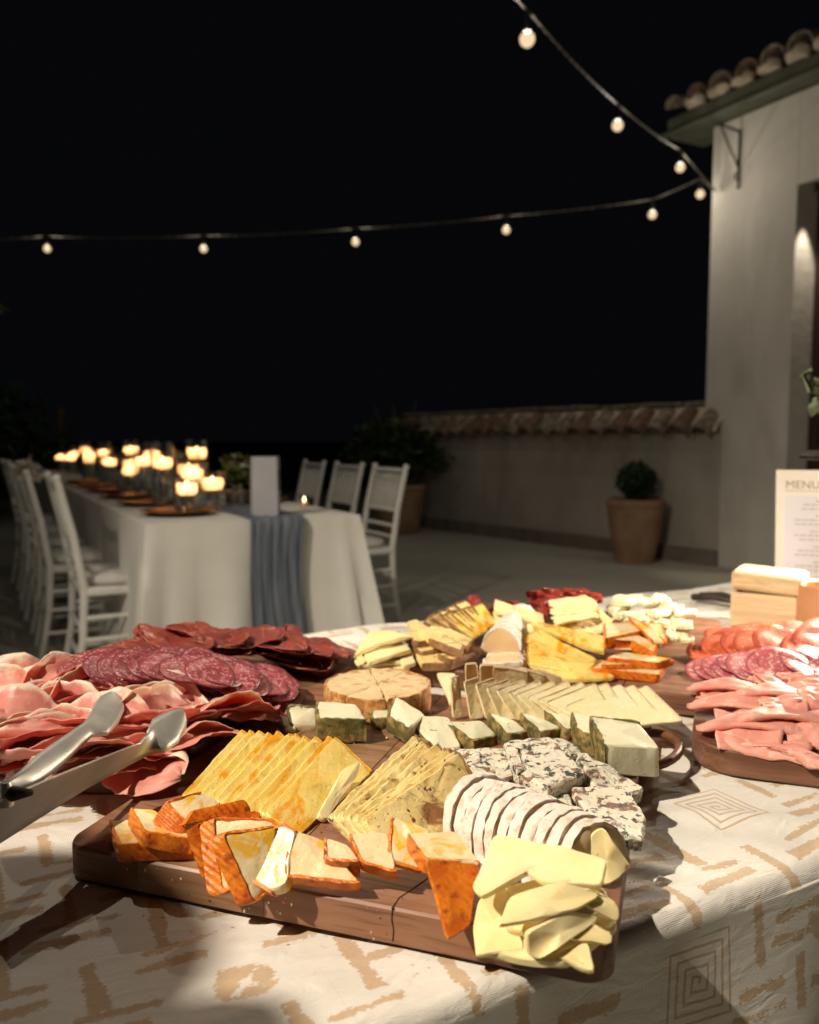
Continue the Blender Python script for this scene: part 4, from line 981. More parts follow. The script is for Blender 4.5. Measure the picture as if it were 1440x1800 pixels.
for row, (dy, dh, n) in enumerate(((-10, 4, 16), (12, -5, 17), (0, 8, 15))):
    for i in range(n):
        q = along(pathS, i / (n - 1)); q = (q[0] + rn.uniform(-5, 5), q[1] + dy + rn.uniform(-2, 2), q[2] + dh + rn.uniform(-1, 1))
        drape(SM, 'salami_slice', LS, 'salami slice', GS, q, rn.uniform(0, 6), .30 + rn.uniform(-.08, .12), 0, .0014, rn.uniform(.9, 1.05)).rotation_euler = Euler((rn.uniform(.12, .4), .34 + rn.uniform(-.1, .1), 0))
DM = [sheet_mesh('cured_meat_slice', .10, .042, p_, s_, DARKM, .0035, one_side=False, tap=.35) for p_, s_ in ((.3, 31), (.5, 32), (-.3, 33), (.7, 34), (.1, 35))]
LD = 'dark red cured meat slice in the overlapping heap behind the salami'; GD = 'dark cured meat on the oval board'
pathD = [(262, 1138, 42), (350, 1124, 48), (440, 1128, 44), (520, 1142, 30), (560, 1152, 16)]
for row, (dy, dh, n) in enumerate(((8, -14, 12), (16, -20, 10), (-4, -4, 12), (4, 3, 12), (22, -12, 9))):
    for i in range(n):
        q = along(pathD, (i + rn.uniform(0, .8)) / n); q = (q[0] + rn.uniform(-8, 8), q[1] + dy, max(5, q[2] + dh + rn.uniform(-3, 3)))
        drape(DM, 'cured_meat_slice', LD, 'meat slice', GD, q, rn.uniform(-.75, .35) - .5 * (q[0] > 500), rn.uniform(-.05, .25), rn.uniform(-.1, .35), .0012, rn.uniform(.8, 1.05))

# right board
CH = [disc_mesh('sausage_slice', .040, 50 + s, CHOR, .0035) for s in range(3)]
SP2 = [disc_mesh('pink_salami_slice', .037, 60 + s, SALP, .004) for s in range(3)]
LCH = 'orange-red cured sausage slice overlapping others beside the pink salami'; GCH = 'orange-red sausage slices on the split board'
for i, q in enumerate([(1262, 1152, 6), (1274, 1148, 9), (1288, 1142, 12), (1300, 1136, 14), (1322, 1134, 18), (1346, 1136, 20), (1380, 1134, 24), (1408, 1128, 26), (1432, 1140, 24), (1452, 1130, 28), (1480, 1140, 22), (1290, 1124, 8), (1340, 1120, 12), (1400, 1118, 14), (1460, 1116, 16)]):
    drape(CH, 'sausage_slice', LCH, 'sausage slice', GCH, q, rn.uniform(0, 6), 0, 0, .0014).rotation_euler = Euler((.30 + rn.uniform(-.08, .1), rn.uniform(-.12, .05), 0))
LSP = 'pink salami slice with pale fat in the overlapping row beside the folded cold cuts'; GSP = 'pink salami slices on the split board'
for i, q in enumerate([(1262, 1182, 4), (1276, 1180, 7), (1290, 1178, 9), (1306, 1176, 11), (1318, 1172, 14), (1332, 1174, 15), (1352, 1170, 18), (1370, 1172, 20), (1392, 1172, 20), (1410, 1178, 18), (1432, 1168, 23), (1450, 1178, 20), (1468, 1170, 22)]):
    drape(SP2, 'pink_salami_slice', LSP, 'salami slice', GSP, q, rn.uniform(0, 6), 0, 0, .0014).rotation_euler = Euler((.24 + rn.uniform(-.08, .1), rn.uniform(-.12, .05), 0))
def cut_mesh(pts, mat, name):
    """soft folded cold cut: a bilinear patch with rolled edges"""
    P = pts; n = 16; vs = []; rim = []; sd_ = random.uniform(0, 30)
    for i in range(n + 1):
        for j in range(n + 1):
            a, b = i / n, j / n
            p = P[0].lerp(P[1], a).lerp(P[3].lerp(P[2], a), b)
            k = Vector((a * 2.3 + sd_, b * 2.6, sd_))
            p = p + Vector((noise.noise(k), noise.noise(k + Vector((7, 0, 0))), 0)) * .004 + Vector((0, 0, .0045 * noise.noise(k * 1.8) - .006 * (2 * b - 1) ** 4))
            vs.append(p); rim.append(max(abs(2 * a - 1), abs(2 * b - 1)))
    fs = [(i * (n + 1) + j, (i + 1) * (n + 1) + j, (i + 1) * (n + 1) + j + 1, i * (n + 1) + j + 1) for i in range(n) for j in range(n)]
    o = mesh_obj(name, vs, fs, mat, None, 180); recentre(o)
    at_ = o.data.attributes.new('rim', 'FLOAT', 'POINT'); at_.data.foreach_set('value', rim)
    md = o.modifiers.new('thickness', 'SOLIDIFY'); md.thickness = .0022; md.offset = -1
    return o
LCC = 'folded pink cold cut slice on the split board beside the pink salami'; GCC = 'pink cold cuts on the split board'
for q in ([(1258,1294,6),(1432,1306,8),(1420,1332,4),(1268,1308,3)], [(1285,1300,8),(1460,1330,8),(1465,1345,4),(1380,1322,4)], [(1220,1213,8),(1325,1206,10),(1347,1220,9),(1242,1230,5)], [(1225,1222,6),(1400,1226,8),(1400,1246,6),(1262,1246,4)], [(1252,1243,19),(1374,1246,20),(1378,1302,10),(1262,1308,5)],
          [(1370,1250,20),(1455,1246,20),(1456,1300,12),(1372,1286,10)], [(1264,1221,24),(1436,1212,28),(1408,1246,20),(1300,1242,18)], [(1330,1226,30),(1440,1216,34),(1420,1246,26),(1350,1256,22)], [(1314,1186,30),(1332,1182,32),(1394,1212,26),(1356,1222,22)], [(1366,1182,34),(1450,1186,36),(1450,1208,30),(1392,1204,28)], [(1348,1194,28),(1440,1200,32),(1440,1220,28),(1380,1216,24)], [(1400,1210,36),(1480,1200,38),(1480,1236,30),(1410,1240,28)], [(1372,1268,16),(1470,1262,18),(1470,1306,8),(1390,1306,6)]):
    tag(cut_mesh(px(q), HAMP, 'cold_cut'), LCC, 'cold cut', GCC)

PM = [sheet_mesh('cold_cut', L_, W_, .3, s_, HAMP, .0035, fold=f_, tap=.12) for L_, W_, s_, f_ in ((.13, .075, 91, .1), (.12, .08, 92, -.1), (.14, .07, 93, .25), (.11, .075, 94, .0))]
rn = random.Random(31)
for q, yaw in (((1310, 1228, 5), -.30), ((1330, 1262, 9), -.45), ((1350, 1296, 5), -.35), ((1405, 1280, 11), -.25), ((1392, 1238, 18), -.15), ((1430, 1216, 20), -.3)):
    drape(PM, 'cold_cut', LCC, 'cold cut', GCC, q, yaw + rn.uniform(-.15, .15) + (math.pi if rn.random() < .4 else 0), rn.uniform(-.05, .05), rn.uniform(-.02, .16), .0011, rn.uniform(.9, 1.05))

# ------------------------------------------------------------------ tongs
def ribbon(pairs, n=6, lift=.004, curl=.0):
    vs = []; fs = []
    for a, b in pairs:
        for j in range(n + 1):
            f = j / n; p = a.lerp(b, f); p.z += lift * math.sin(math.pi * f) + (curl * ((2 * f - 1) ** 6)); vs.append(p)
    m_ = n + 1
    for i in range(len(pairs) - 1):
        for j in range(n): fs.append((i * m_ + j, (i + 1) * m_ + j, (i + 1) * m_ + j + 1, i * m_ + j + 1))
    return vs, fs
def subdiv(pairs, k=3):
    out = []
    for i in range(len(pairs) - 1):
        for j in range(k): out.append(tuple(pairs[i][e].lerp(pairs[i + 1][e], j / k) for e in (0, 1)))
    out.append(pairs[-1]); return out
tg = thing('serving_tongs', 'steel serving tongs with scalloped tips resting on the cured ham', 'tongs', on(10, 1385, BT))
org = Vector(tg.location)
arm1 = [((-40,1405,52),(-26,1420,44)), ((0,1380,56),(20,1392,48)), ((36,1353,58),(60,1376,48)), ((68,1323,60),(86,1358,48)), ((105,1297,60),(125,1325,50)), ((147,1270,60),(158,1292,52)), ((159,1254,60),(188,1289,50)), ((168,1234,60),(206,1268,50)), ((178,1221,60),(216,1246,52)), ((192,1216,60),(215,1230,54)), ((203,1218,58),(210,1222,55))]
arm2 = [((-60,1420,62),(-60,1512,22)), ((0,1397,62),(0,1474,26)), ((85,1362,60),(70,1430,28)), ((175,1327,58),(150,1380,34)), ((248,1300,58),(216,1344,38)), ((260,1283,58),(262,1321,42)), ((268,1262,60),(290,1319,42)), ((284,1253,60),(312,1302,44)), ((300,1247,60),(325,1276,48)), ((312,1247,58),(326,1262,52)), ((320,1250,56),(324,1256,54))]
for arm in (arm1, arm2):
    pr = subdiv([(on(*a[:2], BT + a[2] / 1000) - org, on(*b[:2], BT + b[2] / 1000) - org) for a, b in arm])
    vs, fs = ribbon(pr, 8, .0012, -.0022)
    o = mesh_obj('arm', vs, fs, STEEL, tg, 180); md = o.modifiers.new('thickness', 'SOLIDIFY'); md.thickness = .0014
c = on(10, 1384, BT + .064) - org
m = MB(); m.lathe([(.001, .004), (.003, .0035), (.0045, 0), (.0045, -.012)], 14, c); m.obj('rivet', STEEL, tg, 50)
m = MB(); m.tube([c + Vector((-.012, .004, -.002)), c + Vector((.006, -.001, -.004)), c + Vector((.014, .006, -.006))], [.004, .005, .002], 8); m.obj('hinge', IRON, tg, 60)

# ------------------------------------------------------------------ things at the right end of the buffet
bx = on(1283, 1100, TZ + .002); bxr = on(1400, 1112, TZ + .002); ba = math.atan2((bxr - bx).y, (bxr - bx).x); bw = (bxr - bx).length
wb_ = thing('wooden_box', 'pale wooden box with its lid set askew on top', 'box', bx, ba)
m = MB(); D_, H_ = .085, .057
m.bev((bw / 2, .004, H_ / 2), (bw, .008, H_), .0015); m.bev((bw / 2, D_ - .004, H_ / 2), (bw, .008, H_), .0015)
m.bev((.004, D_ / 2, H_ / 2), (.008, D_ - .017, H_ - .001), .0015); m.bev((bw - .004, D_ / 2, H_ / 2), (.008, D_ - .017, H_ - .001), .0015)
m.obj('side_wall', PINE, wb_); m = MB(); m.box((bw / 2, D_ / 2, .004), (bw - .018, D_ - .018, .006)); m.obj('base', PINE, wb_)
m = MB(); m.bev((bw / 2 + .005, D_ / 2, H_ + .019), (bw + .006, D_ + .006, .032), .004, Euler((0, R(2.2), R(-3))).to_matrix()); m.obj('lid', PINE, wb_)
cu = on(1452, 1114, TZ + .002)
M_COP = m_simple('copper_clay', (.42, .19, .09), (.52, .26, .13), 12, .42, .08, .001)
ct = thing('clay_cup', 'round terracotta coloured cup beside the pale wooden box', 'cup', cu)
m = MB(); m.lathe([(.030, 0), (.043, .002), (.046, .02), (.046, .078), (.045, .080), (.043, .078), (.042, .01), (.001, .008)], 32); m.obj('cup_wall', M_COP, ct, 40)
# small dark tongs lying behind
dk = thing('dark_tongs', 'small dark metal tongs lying on the cloth beside the wooden box', 'tongs', on(1262, 1062, TZ + .003))
for s, k in ((-1, 0), (1, .5)):
    m = MB(); m.tube([(-.045, s * .012, .008), (0, s * .016, .016), (.05, s * .010, .012), (.09, 0, .010)], [.007, .006, .005, .005], 8)
    m.v = [Vector((p.x * math.cos(-.9) - p.y * math.sin(-.9), p.x * math.sin(-.9) + p.y * math.cos(-.9), p.z)) for p in m.v]; m.obj('arm', IRON, dk, 60)
# menu
M_CARD = m_simple('cream_card', (.74, .70, .62), (.78, .74, .66), 6, .6, .05)
M_INK = m_simple('brown_ink', (.30, .22, .17), (.34, .25, .19), 20, .7, .05)
M_INK2 = m_simple('faded_print', (.46, .40, .40), (.50, .43, .42), 20, .7, .05)
M_PAPER = m_simple('lilac_paper', (.66, .64, .70), (.70, .67, .73), 6, .6, .05)
mp = at(1362, 1050, 1.62); mp.z = TZ + .002
mn = thing('menu_card', 'cream menu card with printed lines standing behind the wooden box', 'menu', mp, R(-14))
tilt = Matrix.Rotation(R(-8), 4, 'X'); mh, mw = .252, .185
def flat(name, x0, x1, z0, z1, y, mat, th=.0004):
    m = MB(); m.box(((x0 + x1) / 2, y, (z0 + z1) / 2), (x1 - x0, th, z1 - z0)); m.v = [tilt @ p for p in m.v]; return m.obj(name, mat, mn)
flat('card', 0, mw, 0, mh, 0, M_CARD, .004)
flat('paper', .016, mw - .012, .014, mh - .052, -.0024, M_PAPER, .0005)
m = MB(); rn = random.Random(3); z = mh - .062; k = 0
while z > .02:
    wd_ = rn.uniform(.045, .075) if k % 3 == 0 else rn.uniform(.10, .145)
    x = .1 - wd_ / 2
    while x < .1 + wd_ / 2:
        l = rn.uniform(.006, .014); m.box((x + l / 2, -.00285, z), (l, .0003, .0028)); x += l + .0025
    z -= .0085 if k % 3 else .0075
    if k % 3 == 2: z -= .006
    k += 1
m.v = [tilt @ p for p in m.v]; m.obj('printed_text', M_INK2, mn)
flat('rule', .016, .098, mh - .0425, mh - .0415, -.0022, M_INK, .0004)
cu_ = bpy.data.curves.new('lettering', 'FONT'); cu_.body = 'MENU'; cu_.size = .0225; cu_.extrude = .0002; cu_.space_character = 1.05
tmp = bpy.data.objects.new('lettering_curve', cu_); COL.objects.link(tmp); bpy.context.view_layer.update()
tme = bpy.data.meshes.new_from_object(tmp.evaluated_get(bpy.context.evaluated_depsgraph_get())); bpy.data.objects.remove(tmp)
tme.materials.clear(); tme.materials.append(M_INK); tx = bpy.data.objects.new('lettering', tme); COL.objects.link(tx); tx.parent = mn
tx.matrix_local = tilt @ Matrix.Translation((.017, -.0024, mh - .037)) @ Matrix.Rotation(R(90), 4, 'X')
vs, fs = [], []
for k in range(7):
    a = .5 + .38 * k; L_ = .022; p = Vector((.150 - .004 * k, 0, mh - .028 - .007 * k)); n = len(vs)
    for (s, tq) in ((0, 0), (.5, .18), (1, 0), (.5, -.18)):
        vs.append(tilt @ (p + Vector((math.cos(a) * s * L_ - math.sin(a) * tq * L_, -.0023, math.sin(a) * s * L_ + math.cos(a) * tq * L_))))
    fs.append((n, n + 1, n + 2, n + 3))
mesh_obj('leaf_print', vs, fs, m_simple('sage_print', (.42, .43, .34), (.46, .47, .38), 20, .7, .05), mn)
m = MB(); m.box((mw / 2, .06, .09), (.03, .003, .20), Matrix.Rotation(R(22), 3, 'X')); m.obj('prop', M_CARD, mn)
# sprig in a bottle
vb = thing('green_bottle', 'dark glass bottle holding a leafy sprig beside the menu', 'bottle', (.815, 1.52, TZ + .002))
m = MB(); m.lathe([(.03, 0), (.034, .004), (.034, .11), (.028, .13), (.013, .155), (.012, .19), (.014, .192), (.011, .193), (.010, .16), (.001, .155)], 24); m.obj('bottle_wall', m_glass('green_glass', (.35, .45, .35), .06), vb, 40)
sg = thing('eucalyptus_sprig', 'grey green leafy sprig leaning out of the dark bottle', 'plant', (.815, 1.52, TZ + .15))
m = MB(); pth = [Vector((0, 0, -.1)), Vector((0, 0, .05)), Vector((-.02, -.01, .17)), Vector((-.06, -.02, .25)), Vector((-.11, -.03, .275))]; m.tube(pth, [.003, .003, .0025, .002, .001], 6); m.obj('stem', M_LEAF2, sg)
ML3 = m_simple('eucalyptus_leaf', (.13, .19, .10), (.20, .26, .15), 30, .55, .1)
rn = random.Random(5)
for k in range(16):
    f = .35 + .65 * k / 15; p = along([tuple(q) for q in pth], f); a = rn.uniform(0, 6.28)
    vs, fs = [], []; nn = 10; L_ = rn.uniform(.032, .046); e = Euler((rn.uniform(-.8, .8), rn.uniform(-.5, .9), a)).to_matrix()
    for i in range(nn + 1):
        s = i / nn; w_ = .46 * L_ * math.sin(math.pi * s ** .8)
        for b in (-1, 0, 1): vs.append(Vector(p) + e @ Vector((.006 + s * L_, b * w_, .006 * abs(b) - .008 * s * s)))
    for i in range(nn):
        for b in range(2): q = i * 3 + b; fs.append((q, q + 3, q + 4, q + 1))
    o = mesh_obj('leaf', vs, fs, ML3, sg, 180); md = o.modifiers.new('thickness', 'SOLIDIFY'); md.thickness = .0006
# table lamp with flat dark shade
tl = thing('table_lamp', 'slim table lamp with a flat dark shade behind the clay cup', 'lamp', (TLAMP.x, TLAMP.y, TZ + .002))
m = MB(); m.lathe([(.055, 0), (.056, .006), (.05, .012), (.008, .014), (.007, .262)], 24); m.obj('stand', IRON, tl, 40)
m = MB(); m.lathe([(.007, .262), (.02, .288), (.125, .292), (.139, .284), (.139, .278), (.136, .277), (.122, .286), (.02, .283)], 40); m.obj('lamp_shade', IRON, tl, 40)
m = MB(); m.lathe([(.012, .272), (.11, .2795), (.11, .281), (.012, .281)], 32); m.obj('diffuser', m_emit('lamp_diffuser', (1, .86, .66), 6), tl, 40)
l = light('table_lamp_light', 'SPOT', (TLAMP.x, TLAMP.y, TZ + .262), TLAMP_W, (1, .84, .64), .05, None, (.42, .86, TZ), 140, .6)
l.parent = tl; l.matrix_parent_inverse = Matrix.Translation(-Vector(tl.location))

# ------------------------------------------------------------------ long dinner table
FU0, FU1, FV0, FV1 = .58, 1.44, 3.10, 9.4
M_LINEN = m_simple('cream_linen', (.66, .64, .60), (.74, .72, .68), 3, .9, .15, .002, 60)
dt = thing('dinner_table', 'long dinner table standing under the plain cream cloth', 'table', uv((FU0 + FU1) / 2, (FV0 + FV1) / 2), ANG)
m = MB(); m.bev((0, 0, .715), (FU1 - FU0 - .02, FV1 - FV0 - .02, .03), .005); m.obj('tabletop', OAK, dt)
for sx in (-1, 1):
    for sy in (-1, 0, 1):
        m = MB(); m.bev((sx * .3, sy * 2.9, .35), (.05, .05, .70), .004); m.obj('leg', OAK, dt)
# cloth: perimeter skirt with folds
per = []
NP = 40
for i in range(NP): per.append((FU0 + (FU1 - FU0) * i / NP, FV0, 0, -1))
for i in range(90): per.append((FU1, FV0 + (FV1 - FV0) * i / 90, 1, 0))
for i in range(NP): per.append((FU1 - (FU1 - FU0) * i / NP, FV1, 0, 1))
for i in range(90): per.append((FU0, FV1 - (FV1 - FV0) * i / 90, -1, 0))
n = len(per); vs = []; ND = 12
cx, cy = (FU0 + FU1) / 2, (FV0 + FV1) / 2
def corner_w(u, v): return math.exp(-((min(abs(u - FU0), abs(u - FU1)) ** 2 + min(abs(v - FV0), abs(v - FV1)) ** 2) / .11 ** 2))
for r in range(ND + 1):
    dp = r / ND
    for k, (u, v, nu, nv) in enumerate(per):
        s = u * 3 + v * 2; cw_ = corner_w(u, v)
        out = .006 + dp * (.018 + .016 * math.sin(s * 9.3) + .022 * math.sin(s * 5.1 + 1)) + dp * cw_ * (.13 + .055 * math.sin((u - v) * 60))
        du, dv = u - cx, v - cy
        ou = nu * out; ov = nv * out
        if cw_ > .2:
            ou = math.copysign(out * .75, du); ov = math.copysign(out * .75, dv)
        z = .742 - dp * (.735) - (.010 if r == 0 else 0) * 0
        vs.append(uv(u + ou, v + ov, z - (.004 if r else 0)))
fs = []
for r in range(ND):
    for k in range(n): l_ = (k + 1) % n; fs.append((r * n + k, r * n + n + k, r * n + n + l_, r * n + l_))
fs.append(tuple(range(n)))
dcl = mesh_obj('dinner_tablecloth', vs, fs, M_LINEN, None, 50); tag(dcl, 'plain cream cloth falling in soft folds from the long dinner table', 'tablecloth')
# blue runner
M_GAUZE = m_simple('blue_grey_gauze', (.09, .108, .14), (.165, .188, .225), 5, .9, .5, .004, 40, sc3=(6, 6, .6))
ru0, ru1 = .965, 1.185; vs = []; NW = 26
sarr = [-.74 + .03 * k for k in range(25)] + [0.0 + .02 * k for k in range(2)] + [.08 + .15 * k for k in range(42)]
for s in sarr:
    for j in range(NW + 1):
        f = j / NW; wob = .012 * math.sin(s * 6) ; u = ru0 + (ru1 - ru0) * f * (1 + .04 * math.sin(s * 9)) + wob
        rp = .007 * math.sin(f * 31 + 1.5 * math.sin(s * 4)) + .004 * math.sin(f * 67 + s * 5)
        if s < 0: v = FV0 - .030 + s * .035 - abs(rp) * 1.3 - .004; z = .748 + s
        else: v = FV0 - .028 + s; z = .749 + abs(rp) * .8
        vs.append(uv(u, v, z))
fs = [(i * (NW + 1) + j, i * (NW + 1) + j + 1, (i + 1) * (NW + 1) + j + 1, (i + 1) * (NW + 1) + j) for i in range(len(sarr) - 1) for j in range(NW)]
ru = mesh_obj('table_runner', vs, fs, M_GAUZE, None, 180); md = ru.modifiers.new('thickness', 'SOLIDIFY'); md.thickness = .0015
tag(ru, 'crinkled blue-grey gauze runner hanging down the end of the dinner table', 'runner')
# name card block on the table end
cp_ = uv(1.05, FV0 + .045, .752); cd_ = thing('table_card', 'tall folded card with a small picture on the end of the dinner table', 'card', cp_, ANG + R(-6))
m = MB(); m.add([(-.05, 0, 0), (.045, -.03, 0), (.075, .05, 0), (-.045, .07, 0), (-.048, .004, .235), (.043, -.026, .235), (.072, .05, .235), (-.043, .066, .235)], [(0, 1, 5, 4), (1, 2, 6, 5), (2, 3, 7, 6), (3, 0, 4, 7), (4, 5, 6, 7), (3, 2, 1, 0)]); m.obj('card', m_simple('grey_lilac_card', (.36, .36, .40), (.42, .41, .44), 6, .6, .05), cd_)
dirf = Vector((.03, .08, 0)).normalized(); pp = Vector((.0445, -.0285, 0)); outn = Vector((.08, -.03, 0)).normalized()
m = MB(); m.add([pp + dirf * a + outn * .0012 + Vector((-.001, 0, z)) for a, z in ((.012, .10), (.070, .10), (.070, .185), (.012, .185))], [(0, 1, 2, 3)]); m.obj('picture', m_simple('dark_picture', (.06, .05, .05), (.30, .24, .20), 60, .5, .05), cd_)
m = MB()
for k_, (z_, a0, a1) in enumerate(((.222, .02, .065), (.214, .028, .058), (.085, .014, .07), (.074, .014, .066), (.063, .02, .07), (.052, .014, .06), (.041, .02, .068), (.03, .026, .056))):
    m.add([pp + dirf * a + outn * .0012 + Vector((-.001, 0, z)) for a, z in ((a0, z_), (a1, z_), (a1, z_ + .005), (a0, z_ + .005))], [(0, 1, 2, 3)])
m.obj('printed_text', M_INK2, cd_)
# chargers
M_GOLD = m_simple('gold_plate', (.40, .20, .07), (.52, .28, .11), 20, .28, .05, metal=.9)
ch0 = None
for i, (u, v, side) in enumerate([(.78, 3.46, 'l'), (.78, 4.04, 'l'), (.78, 4.62, 'l'), (.78, 5.2, 'l'), (.78, 5.78, 'l'), (.78, 6.36, 'l'), (1.29, 4.0, 'r'), (1.29, 4.58, 'r'), (1.29, 5.16, 'r')]):
    lab = 'round gold charger plate on the dinner table before a white chair with its candles'
    if ch0 is None:
        m = MB(); m.lathe([(.09, 0), (.10, .003), (.14, .014), (.157, .017), (.157, .020), (.14, .018), (.10, .008), (.001, .007)], 40); ch0 = m.obj('charger_plate', M_GOLD, None, 50); o = ch0
    else: o = ch0.copy(); COL.objects.link(o)
    o.location = uv(u, v, .744); tag(o, ORD[i if side == 'l' else i - 6] + ' gold charger plate from the runner end on the ' + ('dark tree' if side == 'l' else 'courtyard wall') + ' side', 'plate', 'charger plates')
# candles in glass cylinders
M_GL = m_glass('clear_glass', (1, 1, 1), .07)
_f = NT('candle_wax'); _d = _f.n('BsdfDiffuse', {0: (.86, .66, .44, 1)}); _t = _f.n('BsdfTranslucent', {0: (.90, .62, .36, 1)}); _m = _f.n('MixShader', {0: .6, 1: _d.outputs[0], 2: _t.outputs[0]}); _f.t.links.new(_m.outputs[0], _f.out.inputs[0]); M_WAX = _f.m
_f = NT('candle_flame'); _e = _f.n('Emission', {0: (1, .66, .30, 1), 1: 14.0}); _t = _f.n('BsdfTransparent'); _m = _f.n('MixShader', {0: .5, 1: _t.outputs[0], 2: _e.outputs[0]}); _f.t.links.new(_m.outputs[0], _f.out.inputs[0]); M_FLAME = _f.m
M_WATER = m_glass('water', (.92, .95, .95), .02)
def glass(u, v, h, r, lvl, z=.744, lit=True):
    g = thing('candle_glass', 'clear glass cylinder with a floating candle on the dinner table', 'glass', uv(u, v, z), 0, 'candle glasses on the dinner table')
    r = r * 1.3
    m = MB(); m.lathe([(r * .9, 0), (r, .003), (r, h), (r - .002, h), (r - .002, .008), (.001, .007)], 24); m.obj('glass_wall', M_GL, g, 50)
    if lvl > .02:
        m = MB(); m.lathe([(r - .003, .009), (r - .003, lvl - .004), (.001, lvl - .004)], 20); m.obj('water', M_WATER, g, 50)
    c = thing('candle', 'lit cream candle floating in a glass cylinder on the dinner table', 'candle', uv(u, v, z + lvl), 0, 'candles on the dinner table')
    m = MB(); k = r * .82; m.lathe([(.001, -.022), (k * .75, -.022), (k, -.012), (k, .022), (k * .93, .026)], 24); m.obj('wax', M_WAX, c, 50)
    m = MB(); m.lathe([(.001, .004), (.004, .008), (.006, .016), (.004, .026), (.001, .034)], 10); f = m.obj('flame', M_FLAME, c, 180)
    l = light('candle_light', 'POINT', (0, 0, .016), 1.7, (1, .58, .36), .006); l.parent = c
for u, v, h, r, lvl in [(q[0] - .10, *q[1:]) for q in [(.98, 3.62, .21, .042, .155), (1.06, 3.60, .17, .045, .115), (1.00, 3.78, .26, .042, .17), (.93, 3.52, .15, .040, .10), (1.09, 3.98, .31, .042, .245), (.92, 3.95, .30, .042, .20),
                        (.98, 4.75, .26, .042, .19), (1.06, 4.9, .30, .042, .22), (.95, 4.98, .20, .042, .13), (1.0, 5.25, .24, .042, .16), (1.08, 5.7, .31, .042, .24), (.97, 5.9, .22, .042, .16), (1.0, 6.3, .30, .042, .21), (1.06, 6.6, .20, .042, .14), (.95, 6.75, .26, .042, .19), (1.0, 7.2, .22, .042, .15), (1.04, 7.7, .30, .042, .22), (.96, 8.1, .22, .042, .15), (1.03, 8.5, .26, .042, .18), (.95, 8.9, .20, .042, .14)]]:
    glass(u, v, h, r, lvl)
tlp = uv(1.40, 3.62, .744)
tc = thing('tea_light', 'single tea light in a low glass near the edge of the dinner table', 'candle', tlp)
m = MB(); m.lathe([(.018, 0), (.022, .002), (.024, .03), (.022, .03), (.02, .004), (.001, .003)], 18); m.obj('cup', M_GL, tc, 50)
m = MB(); m.lathe([(.018, .004), (.018, .016), (.001, .016)], 16); m.obj('wax', M_WAX, tc, 50)
m = MB(); m.lathe([(.001, .019), (.005, .026), (.004, .036), (.001, .046)], 10); m.obj('flame', M_FLAME, tc, 180)
# flowers in small vases, folded napkins
M_PETAL = m_simple('white_petal', (.66, .60, .52), (.72, .66, .58), 20, .7, .1)
for i, (u, v, sc_) in enumerate([(1.15, 3.86, 1.0), (1.0, 4.45, .9), (1.12, 5.4, 1.0), (.95, 6.1, .9)]):
    f = thing('flower_vase', 'small glass vase of white blossoms and green leaves among the candles', 'flowers', uv(u, v, .744), 0, 'flower vases on the dinner table')
    m = MB(); m.lathe([(.03, 0), (.036, .004), (.034, .06), (.026, .09), (.03, .10), (.027, .10), (.024, .09), (.03, .006), (.001, .006)], 18); m.obj('vase', M_GL, f, 50)
    crown((0, 0, .16), (.075 * sc_, .075 * sc_, .075), 160, .05, .022, M_LEAF2, f, 'leaves', .3, 40 + i)
    rn = random.Random(i)
    for k in range(6):
        m = MB(); p = Vector((rn.uniform(-.06, .06), rn.uniform(-.06, .06), .17 + rn.uniform(-.03, .06)))
        m.lathe([(.001, -.012), (.014, -.008), (.020, .004), (.013, .012), (.004, .009), (.001, .010)], 9, p); m.obj('blossom', M_PETAL, f, 60)
